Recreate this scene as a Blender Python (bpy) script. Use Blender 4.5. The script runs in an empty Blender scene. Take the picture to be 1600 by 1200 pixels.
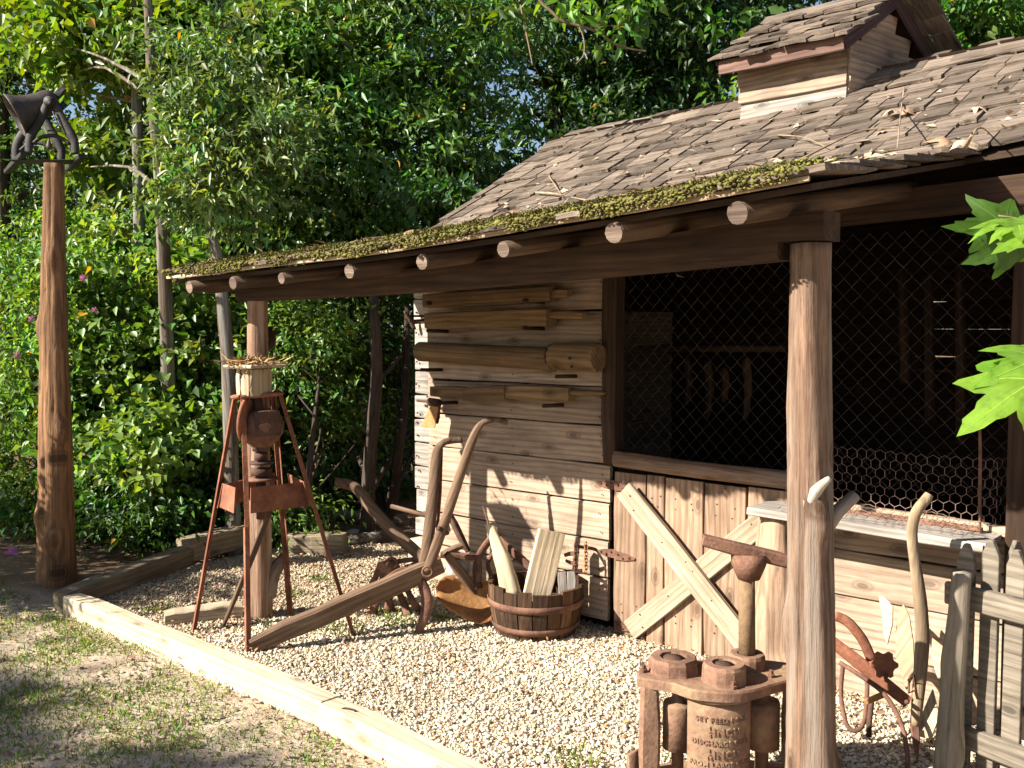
import bpy, bmesh, math, random
import numpy as np
from mathutils import Vector, Matrix

# ------------------------------------------------------------------ camera, sky, sun, exposure
sc = bpy.context.scene
F_PX, YH = 1500.0, 507.0
PITCH = math.atan((600.0 - YH) / F_PX)
AZ = math.radians(48.6)
CAM = Vector((2.87, -4.057, 1.6))
F0 = Vector((-math.cos(AZ), math.sin(AZ), 0)); RT = Vector((math.sin(AZ), math.cos(AZ), 0)); UP = Vector((0, 0, 1))
FW = F0 * math.cos(PITCH) - UP * math.sin(PITCH); CU = UP * math.cos(PITCH) + F0 * math.sin(PITCH)
cam_d = bpy.data.cameras.new('camera'); cam = bpy.data.objects.new('camera', cam_d); sc.collection.objects.link(cam)
cam_d.sensor_width = 36.0; cam_d.lens = 36.0 * F_PX / 1600.0; cam_d.clip_start = 0.05; cam_d.clip_end = 500
cam.matrix_world = Matrix(((RT.x, CU.x, -FW.x, CAM.x), (RT.y, CU.y, -FW.y, CAM.y), (RT.z, CU.z, -FW.z, CAM.z), (0, 0, 0, 1)))
sc.camera = cam

SUN_EL = math.radians(33.0)
SUN_H = Vector((0.498, 0.867, 0))                    # horizontal travel of the light
world = bpy.data.worlds.new('World'); sc.world = world; world.use_nodes = True
wn = world.node_tree.nodes; wn.clear()
sky = wn.new('ShaderNodeTexSky'); sky.sky_type = 'NISHITA'; sky.sun_disc = False
sky.sun_elevation = SUN_EL; sky.sun_rotation = math.atan2(-SUN_H.x, -SUN_H.y)
bg = wn.new('ShaderNodeBackground'); bg.inputs['Strength'].default_value = 0.05
wo = wn.new('ShaderNodeOutputWorld')
world.node_tree.links.new(sky.outputs[0], bg.inputs[0]); world.node_tree.links.new(bg.outputs[0], wo.inputs[0])
sd = bpy.data.lights.new('sun', 'SUN'); sd.energy = 5.0; sd.angle = math.radians(0.55); sd.color = (1.0, 0.93, 0.82)
so = bpy.data.objects.new('sun', sd); sc.collection.objects.link(so)
so.rotation_mode = 'QUATERNION'
so.rotation_quaternion = Vector((SUN_H.x * math.cos(SUN_EL), SUN_H.y * math.cos(SUN_EL), -math.sin(SUN_EL))).to_track_quat('-Z', 'Y')
so.location = (-6, -10, 9)
sc.view_settings.view_transform = 'Standard'; sc.view_settings.look = 'None'; sc.view_settings.gamma = 1.0
sc.view_settings.exposure = 1.62; sc.view_settings.use_curve_mapping = False
sc.render.engine = 'CYCLES'; sc.cycles.use_denoising = True
sc.cycles.max_bounces = 6; sc.cycles.diffuse_bounces = 2; sc.cycles.transparent_max_bounces = 6; sc.cycles.caustics_reflective = False; sc.cycles.caustics_refractive = False

random.seed(11); rng = np.random.default_rng(11)
COL = sc.collection
def at(x, y, depth):                                   # a point of the place from its bearing and its distance
    return CAM + (FW + RT * ((x - 800) / F_PX) - CU * ((y - 600) / F_PX)) * depth
def gnd(x, y, z=0.0):
    d = FW + RT * ((x - 800) / F_PX) - CU * ((y - 600) / F_PX)
    return CAM + d * ((z - CAM.z) / d.z)
def onY(x, y, Y):
    d = FW + RT * ((x - 800) / F_PX) - CU * ((y - 600) / F_PX)
    return CAM + d * ((Y - CAM.y) / d.y)
def V(*a): return Vector(a)
def depth_of(p): return (Vector(p) - CAM).dot(FW)
def U(a, b): return random.uniform(a, b)

# ------------------------------------------------------------------ materials
def new_mat(name):
    m = bpy.data.materials.new(name); m.use_nodes = True
    nt = m.node_tree; nt.nodes.clear()
    out = nt.nodes.new('ShaderNodeOutputMaterial'); b = nt.nodes.new('ShaderNodeBsdfPrincipled')
    nt.links.new(b.outputs[0], out.inputs[0])
    return m, nt, b, out
def N(nt, t, **kw):
    n = nt.nodes.new(t)
    for k, v in kw.items():
        if k in n.inputs: n.inputs[k].default_value = v
        else: setattr(n, k, v)
    return n
def ramp(nt, src, stops):
    r = nt.nodes.new('ShaderNodeValToRGB'); cr = r.color_ramp
    while len(cr.elements) < len(stops): cr.elements.new(0.5)
    for e, (p, c) in zip(cr.elements, stops):
        e.position = p; e.color = (c[0], c[1], c[2], 1) if hasattr(c, '__len__') else (c, c, c, 1)
    nt.links.new(src, r.inputs[0]); return r.outputs[0]
def mixc(nt, fac, a, b, mode='MIX'):
    n = nt.nodes.new('ShaderNodeMix'); n.data_type = 'RGBA'; n.blend_type = mode
    for i, v in ((0, fac), (6, a), (7, b)):
        if hasattr(v, 'is_linked'): nt.links.new(v, n.inputs[i])
        elif i == 0: n.inputs[0].default_value = v
        else: n.inputs[i].default_value = (v[0], v[1], v[2], 1)
    return n.outputs[2]
def coords(nt, scale, rnd=True):
    tc = nt.nodes.new('ShaderNodeTexCoord'); src = tc.outputs['Object']
    if rnd:
        oi = nt.nodes.new('ShaderNodeObjectInfo')
        mu = N(nt, 'ShaderNodeVectorMath', operation='MULTIPLY'); nt.links.new(oi.outputs['Random'], mu.inputs[0]); mu.inputs[1].default_value = (37, 91, 53)
        ad = N(nt, 'ShaderNodeVectorMath', operation='ADD'); nt.links.new(src, ad.inputs[0]); nt.links.new(mu.outputs[0], ad.inputs[1]); src = ad.outputs[0]
    mp = nt.nodes.new('ShaderNodeMapping'); mp.inputs['Scale'].default_value = scale; nt.links.new(src, mp.inputs[0])
    return mp.outputs[0]
def coords2(nt, sx, sy):
    c = coords(nt, (1, 1, 1)); sp = nt.nodes.new('ShaderNodeSeparateXYZ'); nt.links.new(c, sp.inputs[0])
    a = N(nt, 'ShaderNodeMath', operation='MULTIPLY'); nt.links.new(sp.outputs[0], a.inputs[0]); a.inputs[1].default_value = sx
    b = N(nt, 'ShaderNodeMath', operation='ADD'); nt.links.new(sp.outputs[1], b.inputs[0]); nt.links.new(sp.outputs[2], b.inputs[1])
    c2 = N(nt, 'ShaderNodeMath', operation='MULTIPLY'); nt.links.new(b.outputs[0], c2.inputs[0]); c2.inputs[1].default_value = sy
    cb = nt.nodes.new('ShaderNodeCombineXYZ'); nt.links.new(a.outputs[0], cb.inputs[0]); nt.links.new(c2.outputs[0], cb.inputs[1]); return cb.outputs[0]
def wood(name, light, dark, crack=0.45, grain=1.0, bump=0.5, tint=(1, 1, 1), var=0.25, stain=None, knots=True):
    m, nt, b, out = new_mat(name); L = nt.links.new
    c1 = coords(nt, (1.2 * grain, 14 * grain, 14 * grain))
    n1 = N(nt, 'ShaderNodeTexNoise', Scale=1.6, Detail=7.0, Roughness=0.62, Distortion=0.6); L(c1, n1.inputs['Vector'])
    c2 = coords(nt, (2.2 * grain, 75 * grain, 75 * grain))
    n2 = N(nt, 'ShaderNodeTexNoise', Scale=1.0, Detail=5.0, Roughness=0.7); L(c2, n2.inputs['Vector'])
    c3 = coords(nt, (2.5, 2.5, 2.5))
    n3 = N(nt, 'ShaderNodeTexNoise', Scale=1.3, Detail=4.0, Roughness=0.6); L(c3, n3.inputs['Vector'])
    base = ramp(nt, n1.outputs['Fac'], [(0.3, dark), (0.5, [0.5 * (x + y) for x, y in zip(dark, light)]), (0.68, light)])
    cw = coords2(nt, 1.3, 8.0)
    wv = N(nt, 'ShaderNodeTexWave', Scale=1.2, Distortion=9.0, Detail=4.0); wv.inputs['Detail Scale'].default_value = 0.8; wv.bands_direction = 'Y'; L(cw, wv.inputs['Vector'])
    base = mixc(nt, 0.5, base, ramp(nt, wv.outputs['Fac'], [(0.1, 0.5), (0.6, 1.0)]), 'MULTIPLY')
    fine = ramp(nt, n2.outputs['Fac'], [(0.32, 1.0 - crack), (0.46, 1.0)])
    base = mixc(nt, 0.9, base, fine, 'MULTIPLY')
    base = mixc(nt, 0.75, base, ramp(nt, n3.outputs['Fac'], [(0.3, (0.62, 0.6, 0.6)), (0.7, (1.12, 1.1, 1.08))]), 'MULTIPLY')
    if stain:
        n4 = N(nt, 'ShaderNodeTexNoise', Scale=2.2, Detail=6.0, Roughness=0.65); L(coords(nt, (.35, 7, 7)), n4.inputs['Vector'])
        base = mixc(nt, ramp(nt, n4.outputs['Fac'], [(0.48, 0.0), (0.62, 0.85)]), base, stain)
    if knots:
        vo = N(nt, 'ShaderNodeTexVoronoi', Scale=1.0, Randomness=1.0); vo.voronoi_dimensions = '2D'; L(coords2(nt, 2.4, 5.0), vo.inputs['Vector'])
        base = mixc(nt, ramp(nt, vo.outputs['Distance'], [(0.05, 0.85), (0.075, 0.25), (0.1, 0.55), (0.14, 0.0)]), base, [0.42 * x for x in dark])
    oi = nt.nodes.new('ShaderNodeObjectInfo')
    mr = N(nt, 'ShaderNodeMapRange'); mr.inputs[3].default_value = 1 - var; mr.inputs[4].default_value = 1 + var; L(oi.outputs['Random'], mr.inputs[0])
    base = mixc(nt, 1.0, base, mr.outputs[0], 'MULTIPLY')
    L(base, b.inputs['Base Color']); b.inputs['Roughness'].default_value = 0.85; b.inputs['Specular IOR Level'].default_value = 0.25
    bp = N(nt, 'ShaderNodeBump', Strength=bump, Distance=0.006)
    ma = N(nt, 'ShaderNodeMath', operation='ADD'); L(n2.outputs['Fac'], ma.inputs[0]); L(n1.outputs['Fac'], ma.inputs[1])
    L(ma.outputs[0], bp.inputs['Height']); L(bp.outputs[0], b.inputs['Normal'])
    return m
def rust(name, a, bcol, c, rough=0.85, metal=0.1, scale=14):
    m, nt, b, out = new_mat(name); L = nt.links.new
    v = coords(nt, (scale, scale, scale))
    n1 = N(nt, 'ShaderNodeTexNoise', Scale=0.6, Detail=8.0, Roughness=0.65); L(v, n1.inputs['Vector'])
    n2 = N(nt, 'ShaderNodeTexNoise', Scale=5.0, Detail=5.0, Roughness=0.7); L(v, n2.inputs['Vector'])
    base = ramp(nt, n1.outputs['Fac'], [(0.34, a), (0.5, bcol), (0.66, c)])
    base = mixc(nt, 0.8, base, ramp(nt, n2.outputs['Fac'], [(0.3, 0.6), (0.62, 1.1)]), 'MULTIPLY')
    L(base, b.inputs['Base Color']); b.inputs['Roughness'].default_value = rough; b.inputs['Metallic'].default_value = metal
    b.inputs['Specular IOR Level'].default_value = 0.3
    bp = N(nt, 'ShaderNodeBump', Strength=0.8, Distance=0.005); L(n2.outputs['Fac'], bp.inputs['Height']); L(bp.outputs[0], b.inputs['Normal'])
    return m
def leafmat(name, trans=0.35, rough=0.38, spec=0.5, mottle=0.0):
    m, nt, b, out = new_mat(name); L = nt.links.new
    at_ = N(nt, 'ShaderNodeAttribute', attribute_name='tint')
    if mottle:
        nz = N(nt, 'ShaderNodeTexNoise', Scale=38.0, Detail=6.0, Roughness=0.7); L(coords(nt, (1, 1, 1)), nz.inputs['Vector'])
        bc = mixc(nt, mottle, at_.outputs['Color'], ramp(nt, nz.outputs['Fac'], [(0.34, (0.55, 0.45, 0.3)), (0.45, (0.9, 0.9, 0.9)), (0.7, (1.2, 1.12, 1.1))]), 'MULTIPLY')
        bp = N(nt, 'ShaderNodeBump', Strength=0.5, Distance=0.003); L(nz.outputs['Fac'], bp.inputs['Height']); L(bp.outputs[0], b.inputs['Normal'])
    else: bc = at_.outputs['Color']
    L(bc, b.inputs['Base Color']); b.inputs['Roughness'].default_value = rough; b.inputs['Specular IOR Level'].default_value = spec
    tr = nt.nodes.new('ShaderNodeBsdfTranslucent')
    hs = N(nt, 'ShaderNodeHueSaturation', Saturation=1.15, Value=1.7); L(at_.outputs['Color'], hs.inputs['Color'])
    yl = mixc(nt, 1.0, hs.outputs[0], (1.15, 1.0, 0.45), 'MULTIPLY'); L(yl, tr.inputs[0])
    mx = N(nt, 'ShaderNodeMixShader', Fac=trans); L(b.outputs[0], mx.inputs[1]); L(tr.outputs[0], mx.inputs[2]); L(mx.outputs[0], out.inputs[0])
    return m
def tintmat(name, rough=0.9, bump=0.0, spec=0.2, noise=30):
    m, nt, b, out = new_mat(name); L = nt.links.new
    at_ = N(nt, 'ShaderNodeAttribute', attribute_name='tint')
    n = N(nt, 'ShaderNodeTexNoise', Scale=float(noise), Detail=4.0); L(coords(nt, (1, 1, 1), False), n.inputs['Vector'])
    L(mixc(nt, 0.6, at_.outputs['Color'], ramp(nt, n.outputs['Fac'], [(0.3, 0.65), (0.7, 1.15)]), 'MULTIPLY'), b.inputs['Base Color'])
    b.inputs['Roughness'].default_value = rough; b.inputs['Specular IOR Level'].default_value = spec
    if bump:
        bp = N(nt, 'ShaderNodeBump', Strength=bump, Distance=0.004); L(n.outputs['Fac'], bp.inputs['Height']); L(bp.outputs[0], b.inputs['Normal'])
    return m
M = {}
M['board'] = wood('weathered_board', (0.47, 0.355, 0.265), (0.31, 0.22, 0.155), crack=0.36, grain=1.5)
M['door'] = wood('door_plank_wood', (0.42, 0.29, 0.20), (0.24, 0.15, 0.095), crack=0.5, grain=1.4)
M['brace'] = wood('pale_brace_wood', (0.50, 0.40, 0.29), (0.32, 0.24, 0.16), crack=0.45, knots=False)
M['strip'] = wood('grey_board', (0.46, 0.42, 0.37), (0.26, 0.23, 0.20), crack=0.5)
M['darkbeam'] = wood('dark_beam_wood', (0.085, 0.048, 0.027), (0.035, 0.019, 0.011), crack=0.5, knots=False)
M['post'] = wood('post_wood', (0.36, 0.235, 0.16), (0.15, 0.082, 0.05), crack=0.65, stain=(0.31, 0.25, 0.20), bump=0.9, grain=1.5)
M['cedar'] = wood('cedar_post_wood', (0.32, 0.175, 0.085), (0.12, 0.06, 0.028), crack=0.65, bump=1.0, grain=1.3)
M['inner_dark'] = wood('shade_dark_inner_wood', (0.05, 0.03, 0.018), (0.022, 0.013, 0.008), crack=0.5, knots=False)  # near-black, so the shade inside the shed is put into the wood colour
M['log'] = wood('rafter_log_wood', (0.12, 0.075, 0.046), (0.055, 0.033, 0.02), crack=0.5, knots=False)
M['logend'] = wood('log_end_wood', (0.23, 0.17, 0.13), (0.11, 0.075, 0.055), grain=2.0, knots=False)
M['shingle'] = wood('shingle_wood', (0.235, 0.188, 0.148), (0.075, 0.055, 0.04), crack=0.65, bump=1.0, var=0.42, grain=1.3, knots=False)
M['timber'] = wood('landscape_timber_wood', (0.64, 0.54, 0.39), (0.46, 0.37, 0.25), crack=0.5, stain=(0.40, 0.32, 0.22), bump=0.8)
M['oldtimber'] = wood('old_timber_wood', (0.30, 0.24, 0.16), (0.15, 0.12, 0.08), crack=0.5)
M['hung'] = wood('hewn_timber_wood', (0.26, 0.165, 0.085), (0.14, 0.085, 0.042), crack=0.45)
M['pale'] = wood('pale_fresh_wood', (0.64, 0.52, 0.36), (0.46, 0.36, 0.23), crack=0.3, knots=False)
M['handle'] = wood('plow_handle_wood', (0.24, 0.155, 0.10), (0.11, 0.068, 0.043), crack=0.5, knots=False)
M['handle_pale'] = wood('pale_handle_wood', (0.50, 0.38, 0.25), (0.32, 0.22, 0.13), crack=0.4, knots=False)
M['stave'] = wood('barrel_stave_wood', (0.13, 0.07, 0.036), (0.04, 0.021, 0.012), crack=0.7, var=0.45, knots=False)
M['picket'] = wood('picket_wood', (0.29, 0.25, 0.195), (0.14, 0.118, 0.09), crack=0.55)
M['fascia'] = wood('fascia_wood', (0.22, 0.135, 0.105), (0.12, 0.07, 0.055), crack=0.4, knots=False)
M['rakeboard'] = wood('painted_rake_wood', (0.10, 0.055, 0.055), (0.06, 0.035, 0.036), crack=0.3, knots=False)
M['rust'] = rust('rusty_iron', (0.085, 0.042, 0.03), (0.165, 0.082, 0.054), (0.23, 0.12, 0.078))
M['rust_red'] = rust('red_rusty_steel', (0.15, 0.055, 0.032), (0.23, 0.09, 0.05), (0.30, 0.13, 0.075), scale=9)
M['rust_dark'] = rust('dark_rusty_iron', (0.045, 0.026, 0.02), (0.085, 0.045, 0.032), (0.13, 0.065, 0.042))
M['rust_orange'] = rust('orange_rusty_plate', (0.28, 0.12, 0.045), (0.40, 0.20, 0.075), (0.46, 0.25, 0.10), scale=7)
M['mill'] = rust('cast_mill_iron', (0.12, 0.062, 0.04), (0.235, 0.132, 0.086), (0.29, 0.195, 0.115), scale=9)
M['bell'] = rust('bell_iron', (0.014, 0.012, 0.012), (0.022, 0.019, 0.018), (0.04, 0.033, 0.03), rough=0.6, scale=6)
M['wire'] = rust('galvanised_wire', (0.05, 0.036, 0.028), (0.08, 0.06, 0.048), (0.12, 0.095, 0.08), rough=0.6, metal=0.4, scale=20)
M['hexwire'] = rust('rusty_chicken_wire', (0.17, 0.10, 0.07), (0.24, 0.15, 0.11), (0.30, 0.20, 0.15), rough=0.6, metal=0.2, scale=20)
M['bark'] = wood('tree_bark', (0.20, 0.155, 0.11), (0.075, 0.055, 0.04), crack=0.6, bump=1.0, knots=False, stain=(0.28, 0.27, 0.24))
M['bark_dark'] = wood('dark_bark', (0.085, 0.06, 0.045), (0.03, 0.022, 0.017), crack=0.6, bump=1.0, knots=False)
M['bark_pale'] = wood('pale_bark', (0.24, 0.225, 0.20), (0.09, 0.085, 0.075), crack=0.5, bump=0.8, knots=False)
M['twig'] = wood('twig_bark', (0.34, 0.25, 0.17), (0.2, 0.14, 0.09), crack=0.4, knots=False)
M['leaf'] = leafmat('green_leaf', 0.36, 0.42, 0.35); M['leaf_gloss'] = leafmat('glossy_leaf', 0.3, 0.42, 0.4)
M['maple'] = leafmat('maple_leaf_green', 0.4, 0.4, 0.4, 0.9)
M['litter'] = tintmat('dry_leaf', 0.85); M['stone'] = tintmat('gravel_stone', 0.8, 0.2, 0.3, 160); M['moss'] = tintmat('moss_cushion', 1.0, 1.0, 0.05, 220)
M['grass'] = leafmat('grass_blade', 0.3, 0.5, 0.3)
M['limestone'] = tintmat('pier_stone', 0.9, 0.5, 0.2, 20)
M['petal'] = leafmat('purple_petal', 0.4, 0.6, 0.2)

def ground_mat():
    m, nt, b, out = new_mat('yard_soil'); L = nt.links.new
    v = coords(nt, (1, 1, 1), False)
    n1 = N(nt, 'ShaderNodeTexNoise', Scale=1.1, Detail=8.0, Roughness=0.6); L(v, n1.inputs['Vector'])
    n2 = N(nt, 'ShaderNodeTexNoise', Scale=45.0, Detail=6.0, Roughness=0.7); L(v, n2.inputs['Vector'])
    n3 = N(nt, 'ShaderNodeTexNoise', Scale=5.0, Detail=6.0, Roughness=0.65); L(v, n3.inputs['Vector'])
    sand = ramp(nt, n3.outputs['Fac'], [(0.3, (0.36, 0.27, 0.185)), (0.6, (0.54, 0.44, 0.33))])
    soil = ramp(nt, n3.outputs['Fac'], [(0.3, (0.10, 0.065, 0.042)), (0.65, (0.21, 0.14, 0.09))])
    # woodland floor begins behind the timber edging (real soil change)
    sx = nt.nodes.new('ShaderNodeSeparateXYZ'); L(v, sx.inputs[0])
    a = N(nt, 'ShaderNodeMath', operation='MULTIPLY_ADD'); L(sx.outputs[1], a.inputs[0]); a.inputs[1].default_value = 0.9; a.inputs[2].default_value = 1.75
    c = N(nt, 'ShaderNodeMath', operation='MULTIPLY_ADD'); L(sx.outputs[0], c.inputs[0]); c.inputs[1].default_value = -0.35; c.inputs[2].default_value = -0.9
    d = N(nt, 'ShaderNodeMath', operation='ADD'); L(a.outputs[0], d.inputs[0]); L(c.outputs[0], d.inputs[1])
    e = N(nt, 'ShaderNodeMath', operation='MULTIPLY_ADD'); L(n1.outputs['Fac'], e.inputs[0]); e.inputs[1].default_value = 0.9; L(d.outputs[0], e.inputs[2])
    base = mixc(nt, ramp(nt, e.outputs[0], [(0.55, 0.0), (1.0, 1.0)]), sand, soil)
    base = mixc(nt, 0.8, base, ramp(nt, n2.outputs['Fac'], [(0.3, 0.6), (0.65, 1.15)]), 'MULTIPLY')
    L(base, b.inputs['Base Color']); b.inputs['Roughness'].default_value = 0.95; b.inputs['Specular IOR Level'].default_value = 0.1
    bp = N(nt, 'ShaderNodeBump', Strength=0.7, Distance=0.02); L(n2.outputs['Fac'], bp.inputs['Height']); L(bp.outputs[0], b.inputs['Normal'])
    return m
def gravel_mat():
    m, nt, b, out = new_mat('gravel_bed'); L = nt.links.new
    v = coords(nt, (1, 1, 1), False)
    vo = N(nt, 'ShaderNodeTexVoronoi', Scale=85.0); L(v, vo.inputs['Vector'])
    n = N(nt, 'ShaderNodeTexNoise', Scale=3.0, Detail=6.0); L(v, n.inputs['Vector'])
    base = ramp(nt, vo.outputs['Distance'], [(0.1, (0.62, 0.53, 0.40)), (0.65, (0.38, 0.31, 0.22))])
    base = mixc(nt, 0.7, base, ramp(nt, n.outputs['Fac'], [(0.3, 0.6), (0.7, 1.1)]), 'MULTIPLY')
    L(base, b.inputs['Base Color']); b.inputs['Roughness'].default_value = 0.95
    bp = N(nt, 'ShaderNodeBump', Strength=0.8, Distance=0.01); bp.invert = True; L(vo.outputs['Distance'], bp.inputs['Height']); L(bp.outputs[0], b.inputs['Normal'])
    return m
M['ground'] = ground_mat(); M['gravel'] = gravel_mat()
def plain(name, c, rough=0.9):
    m, nt, b, out = new_mat(name); L = nt.links.new
    n = N(nt, 'ShaderNodeTexNoise', Scale=9.0, Detail=5.0); L(coords(nt, (1, 1, 1)), n.inputs['Vector'])
    L(mixc(nt, 0.7, c, ramp(nt, n.outputs['Fac'], [(0.3, 0.6), (0.7, 1.2)]), 'MULTIPLY'), b.inputs['Base Color']); b.inputs['Roughness'].default_value = rough
    return m
M['hole'] = plain('painted_hole_shade', (0.03, 0.02, 0.012))  # for dark discs that paint in the shade of uncut holes
M['soilfill'] = plain('dark_soil', (0.05, 0.035, 0.025))

# ------------------------------------------------------------------ objects
ORG = {}
def link(name, me, mat=None, parent=None, mw=None, smooth=False):
    o = bpy.data.objects.new(name, me); COL.objects.link(o)
    if mat is not None and not me.materials: me.materials.append(M[mat] if isinstance(mat, str) else mat)
    if mw is not None: o.matrix_world = mw
    w = mw.copy() if mw is not None else Matrix.Identity(4); ORG[o.name] = w
    if parent is not None:
        o.parent = parent; o.matrix_parent_inverse = ORG[parent.name].inverted()
    if smooth:
        me.polygons.foreach_set('use_smooth', [True] * len(me.polygons))
    return o
def tag(o, label=None, cat=None, group=None, kind=None):
    for k, v in (('label', label), ('category', cat), ('group', group), ('kind', kind)):
        if v: o[k] = v
    return o
def thing(name, label, cat, loc=(0, 0, 0), group=None):
    o = bpy.data.objects.new(name, None); COL.objects.link(o); o.empty_display_size = 0.1
    o.location = loc; ORG[o.name] = Matrix.Translation(Vector(loc))
    return tag(o, label, cat, group)
def mesh(name, v, f, tint=None):
    me = bpy.data.meshes.new(name); me.from_pydata([tuple(x) for x in v], [], f); me.update()
    if tint is not None: set_tint(me, tint)
    return me
def set_tint(me, t):
    a = me.attributes.new('tint', 'FLOAT_COLOR', 'POINT'); t = np.asarray(t, np.float32)
    if t.ndim == 1: t = np.tile(t, (len(me.vertices), 1))
    if t.shape[1] == 3: t = np.hstack([t, np.ones((len(t), 1), np.float32)])
    a.data.foreach_set('color', np.ascontiguousarray(t, np.float32).ravel())
def np_mesh(name, v, f, tint=None):                     # v (n,3), f (m,k)
    me = bpy.data.meshes.new(name); v = np.asarray(v, np.float32); f = np.asarray(f, np.int32); k = f.shape[1]
    me.vertices.add(len(v)); me.vertices.foreach_set('co', v.ravel())
    me.loops.add(f.size); me.loops.foreach_set('vertex_index', f.ravel())
    me.polygons.add(len(f)); me.polygons.foreach_set('loop_start', np.arange(0, f.size, k, dtype=np.int32))
    me.polygons.foreach_set('loop_total', np.full(len(f), k, np.int32)); me.update(calc_edges=True)
    if tint is not None: set_tint(me, tint)
    return me
def frame(p0, p1, up=UP):
    p0 = Vector(p0); p1 = Vector(p1); x = (p1 - p0); L = x.length; x = x / L
    up = Vector(up); z = up - x * up.dot(x)
    if z.length < 1e-4: z = Vector((1, 0, 0)) - x * x.x
    z.normalize(); y = z.cross(x)
    return Matrix(((x.x, y.x, z.x, p0.x), (x.y, y.y, z.y, p0.y), (x.z, y.z, z.z, p0.z), (0, 0, 0, 1))), L
def beam_mesh(L, w, t, w1=None, t1=None, cham=0.006, seg=3, jit=0.002, bow=0.0):
    w1 = w if w1 is None else w1; t1 = t if t1 is None else t1
    v = []; f = []; c = min(cham, 0.3 * min(w, t))
    for i in range(seg + 1):
        u = i / seg; a = (w + (w1 - w) * u) / 2; b = (t + (t1 - t) * u) / 2; oy = U(-jit, jit); oz = U(-jit, jit) + bow * 4 * u * (1 - u)
        end = c * 0.6 if i in (0, seg) else 0
        for sy, sz in ((-1, -1), (1, -1), (1, 1), (-1, 1)):
            A, B = a - end, b - end
            pts = [(sy * A, sz * (B - c)), (sy * (A - c), sz * B)]
            if sy * sz > 0: pts = pts
            else: pts = pts[::-1]
            if (sy, sz) in ((-1, -1), (1, 1)): order = pts
            else: order = pts
            for y, z in order: v.append((u * L, y + oy + U(-jit, jit) * .5, z + oz + U(-jit, jit) * .5))
    for i in range(seg):
        for k in range(8):
            a = i * 8 + k; b = i * 8 + (k + 1) % 8; f.append((a, b, b + 8, a + 8))
    f.append(tuple(range(7, -1, -1))); f.append(tuple(seg * 8 + k for k in range(8)))
    return mesh('beam', v, f)
def plank(name, p0, p1, w, t, mat, parent=None, up=UP, **kw):   # w is across (local y), t along 'up'
    mw, L = frame(p0, p1, up)
    return link(name, beam_mesh(L, w, t, **kw), mat, parent, mw)
def tube_geo(pts, rad, n=10, closed=False, flat=1.0, upv=UP, caps=True, wob=0.0, ph=0):
    pts = [Vector(p) for p in pts]; v = []; f = []; m = len(pts)
    if not hasattr(rad, '__len__'): rad = [rad] * m
    prev = None
    for i, p in enumerate(pts):
        d = (pts[(i + 1) % m] - pts[i - 1]) if (closed or 0 < i < m - 1) else (pts[1] - pts[0] if i == 0 else pts[-1] - pts[-2])
        d.normalize()
        if prev is None:
            a = upv - d * Vector(upv).dot(d)
            if a.length < 1e-3: a = Vector((1, 0, 0)) - d * d.x
        else: a = prev - d * prev.dot(d)
        a.normalize(); prev = a; b = d.cross(a)
        for k in range(n):
            t = 2 * math.pi * k / n + ph; r = rad[i] * (1 + U(-wob, wob))
            v.append(p + a * (r * math.cos(t)) + b * (r * flat * math.sin(t)))
    for i in range(m if closed else m - 1):
        for k in range(n):
            i2 = (i + 1) % m; f.append((i * n + k, i * n + (k + 1) % n, i2 * n + (k + 1) % n, i2 * n + k))
    if caps and not closed:
        f.append(tuple(range(n - 1, -1, -1))); f.append(tuple((m - 1) * n + k for k in range(n)))
    return v, f
def tube(name, pts, rad, mat, parent=None, n=10, smooth=True, **kw):
    # local x follows the overall direction so the grain runs along it
    pts = [Vector(p) for p in pts]
    e = pts[-1] if (pts[-1] - pts[0]).length > 1e-3 else pts[len(pts) // 2]
    mw, L = frame(pts[0], e); inv = mw.inverted(); upv = kw.pop('upv', UP)
    kw['upv'] = (inv.to_3x3() @ Vector(upv))
    v, f = tube_geo([inv @ p for p in pts], rad, n, **kw)
    return link(name, mesh(name, v, f), mat, parent, mw, smooth)
def spline(pts, n=6):
    pts = [Vector(p) for p in pts]; out = []
    for i in range(len(pts) - 1):
        p0 = pts[max(i - 1, 0)]; p1 = pts[i]; p2 = pts[i + 1]; p3 = pts[min(i + 2, len(pts) - 1)]
        for k in range(n):
            t = k / n
            out.append(0.5 * ((2 * p1) + (p2 - p0) * t + (2 * p0 - 5 * p1 + 4 * p2 - p3) * t * t + (3 * p1 - p0 - 3 * p2 + p3) * t ** 3))
    return out + [pts[-1]]
def lerp_list(vals, n):
    x = np.linspace(0, len(vals) - 1, n); return list(np.interp(x, range(len(vals)), vals))
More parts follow.
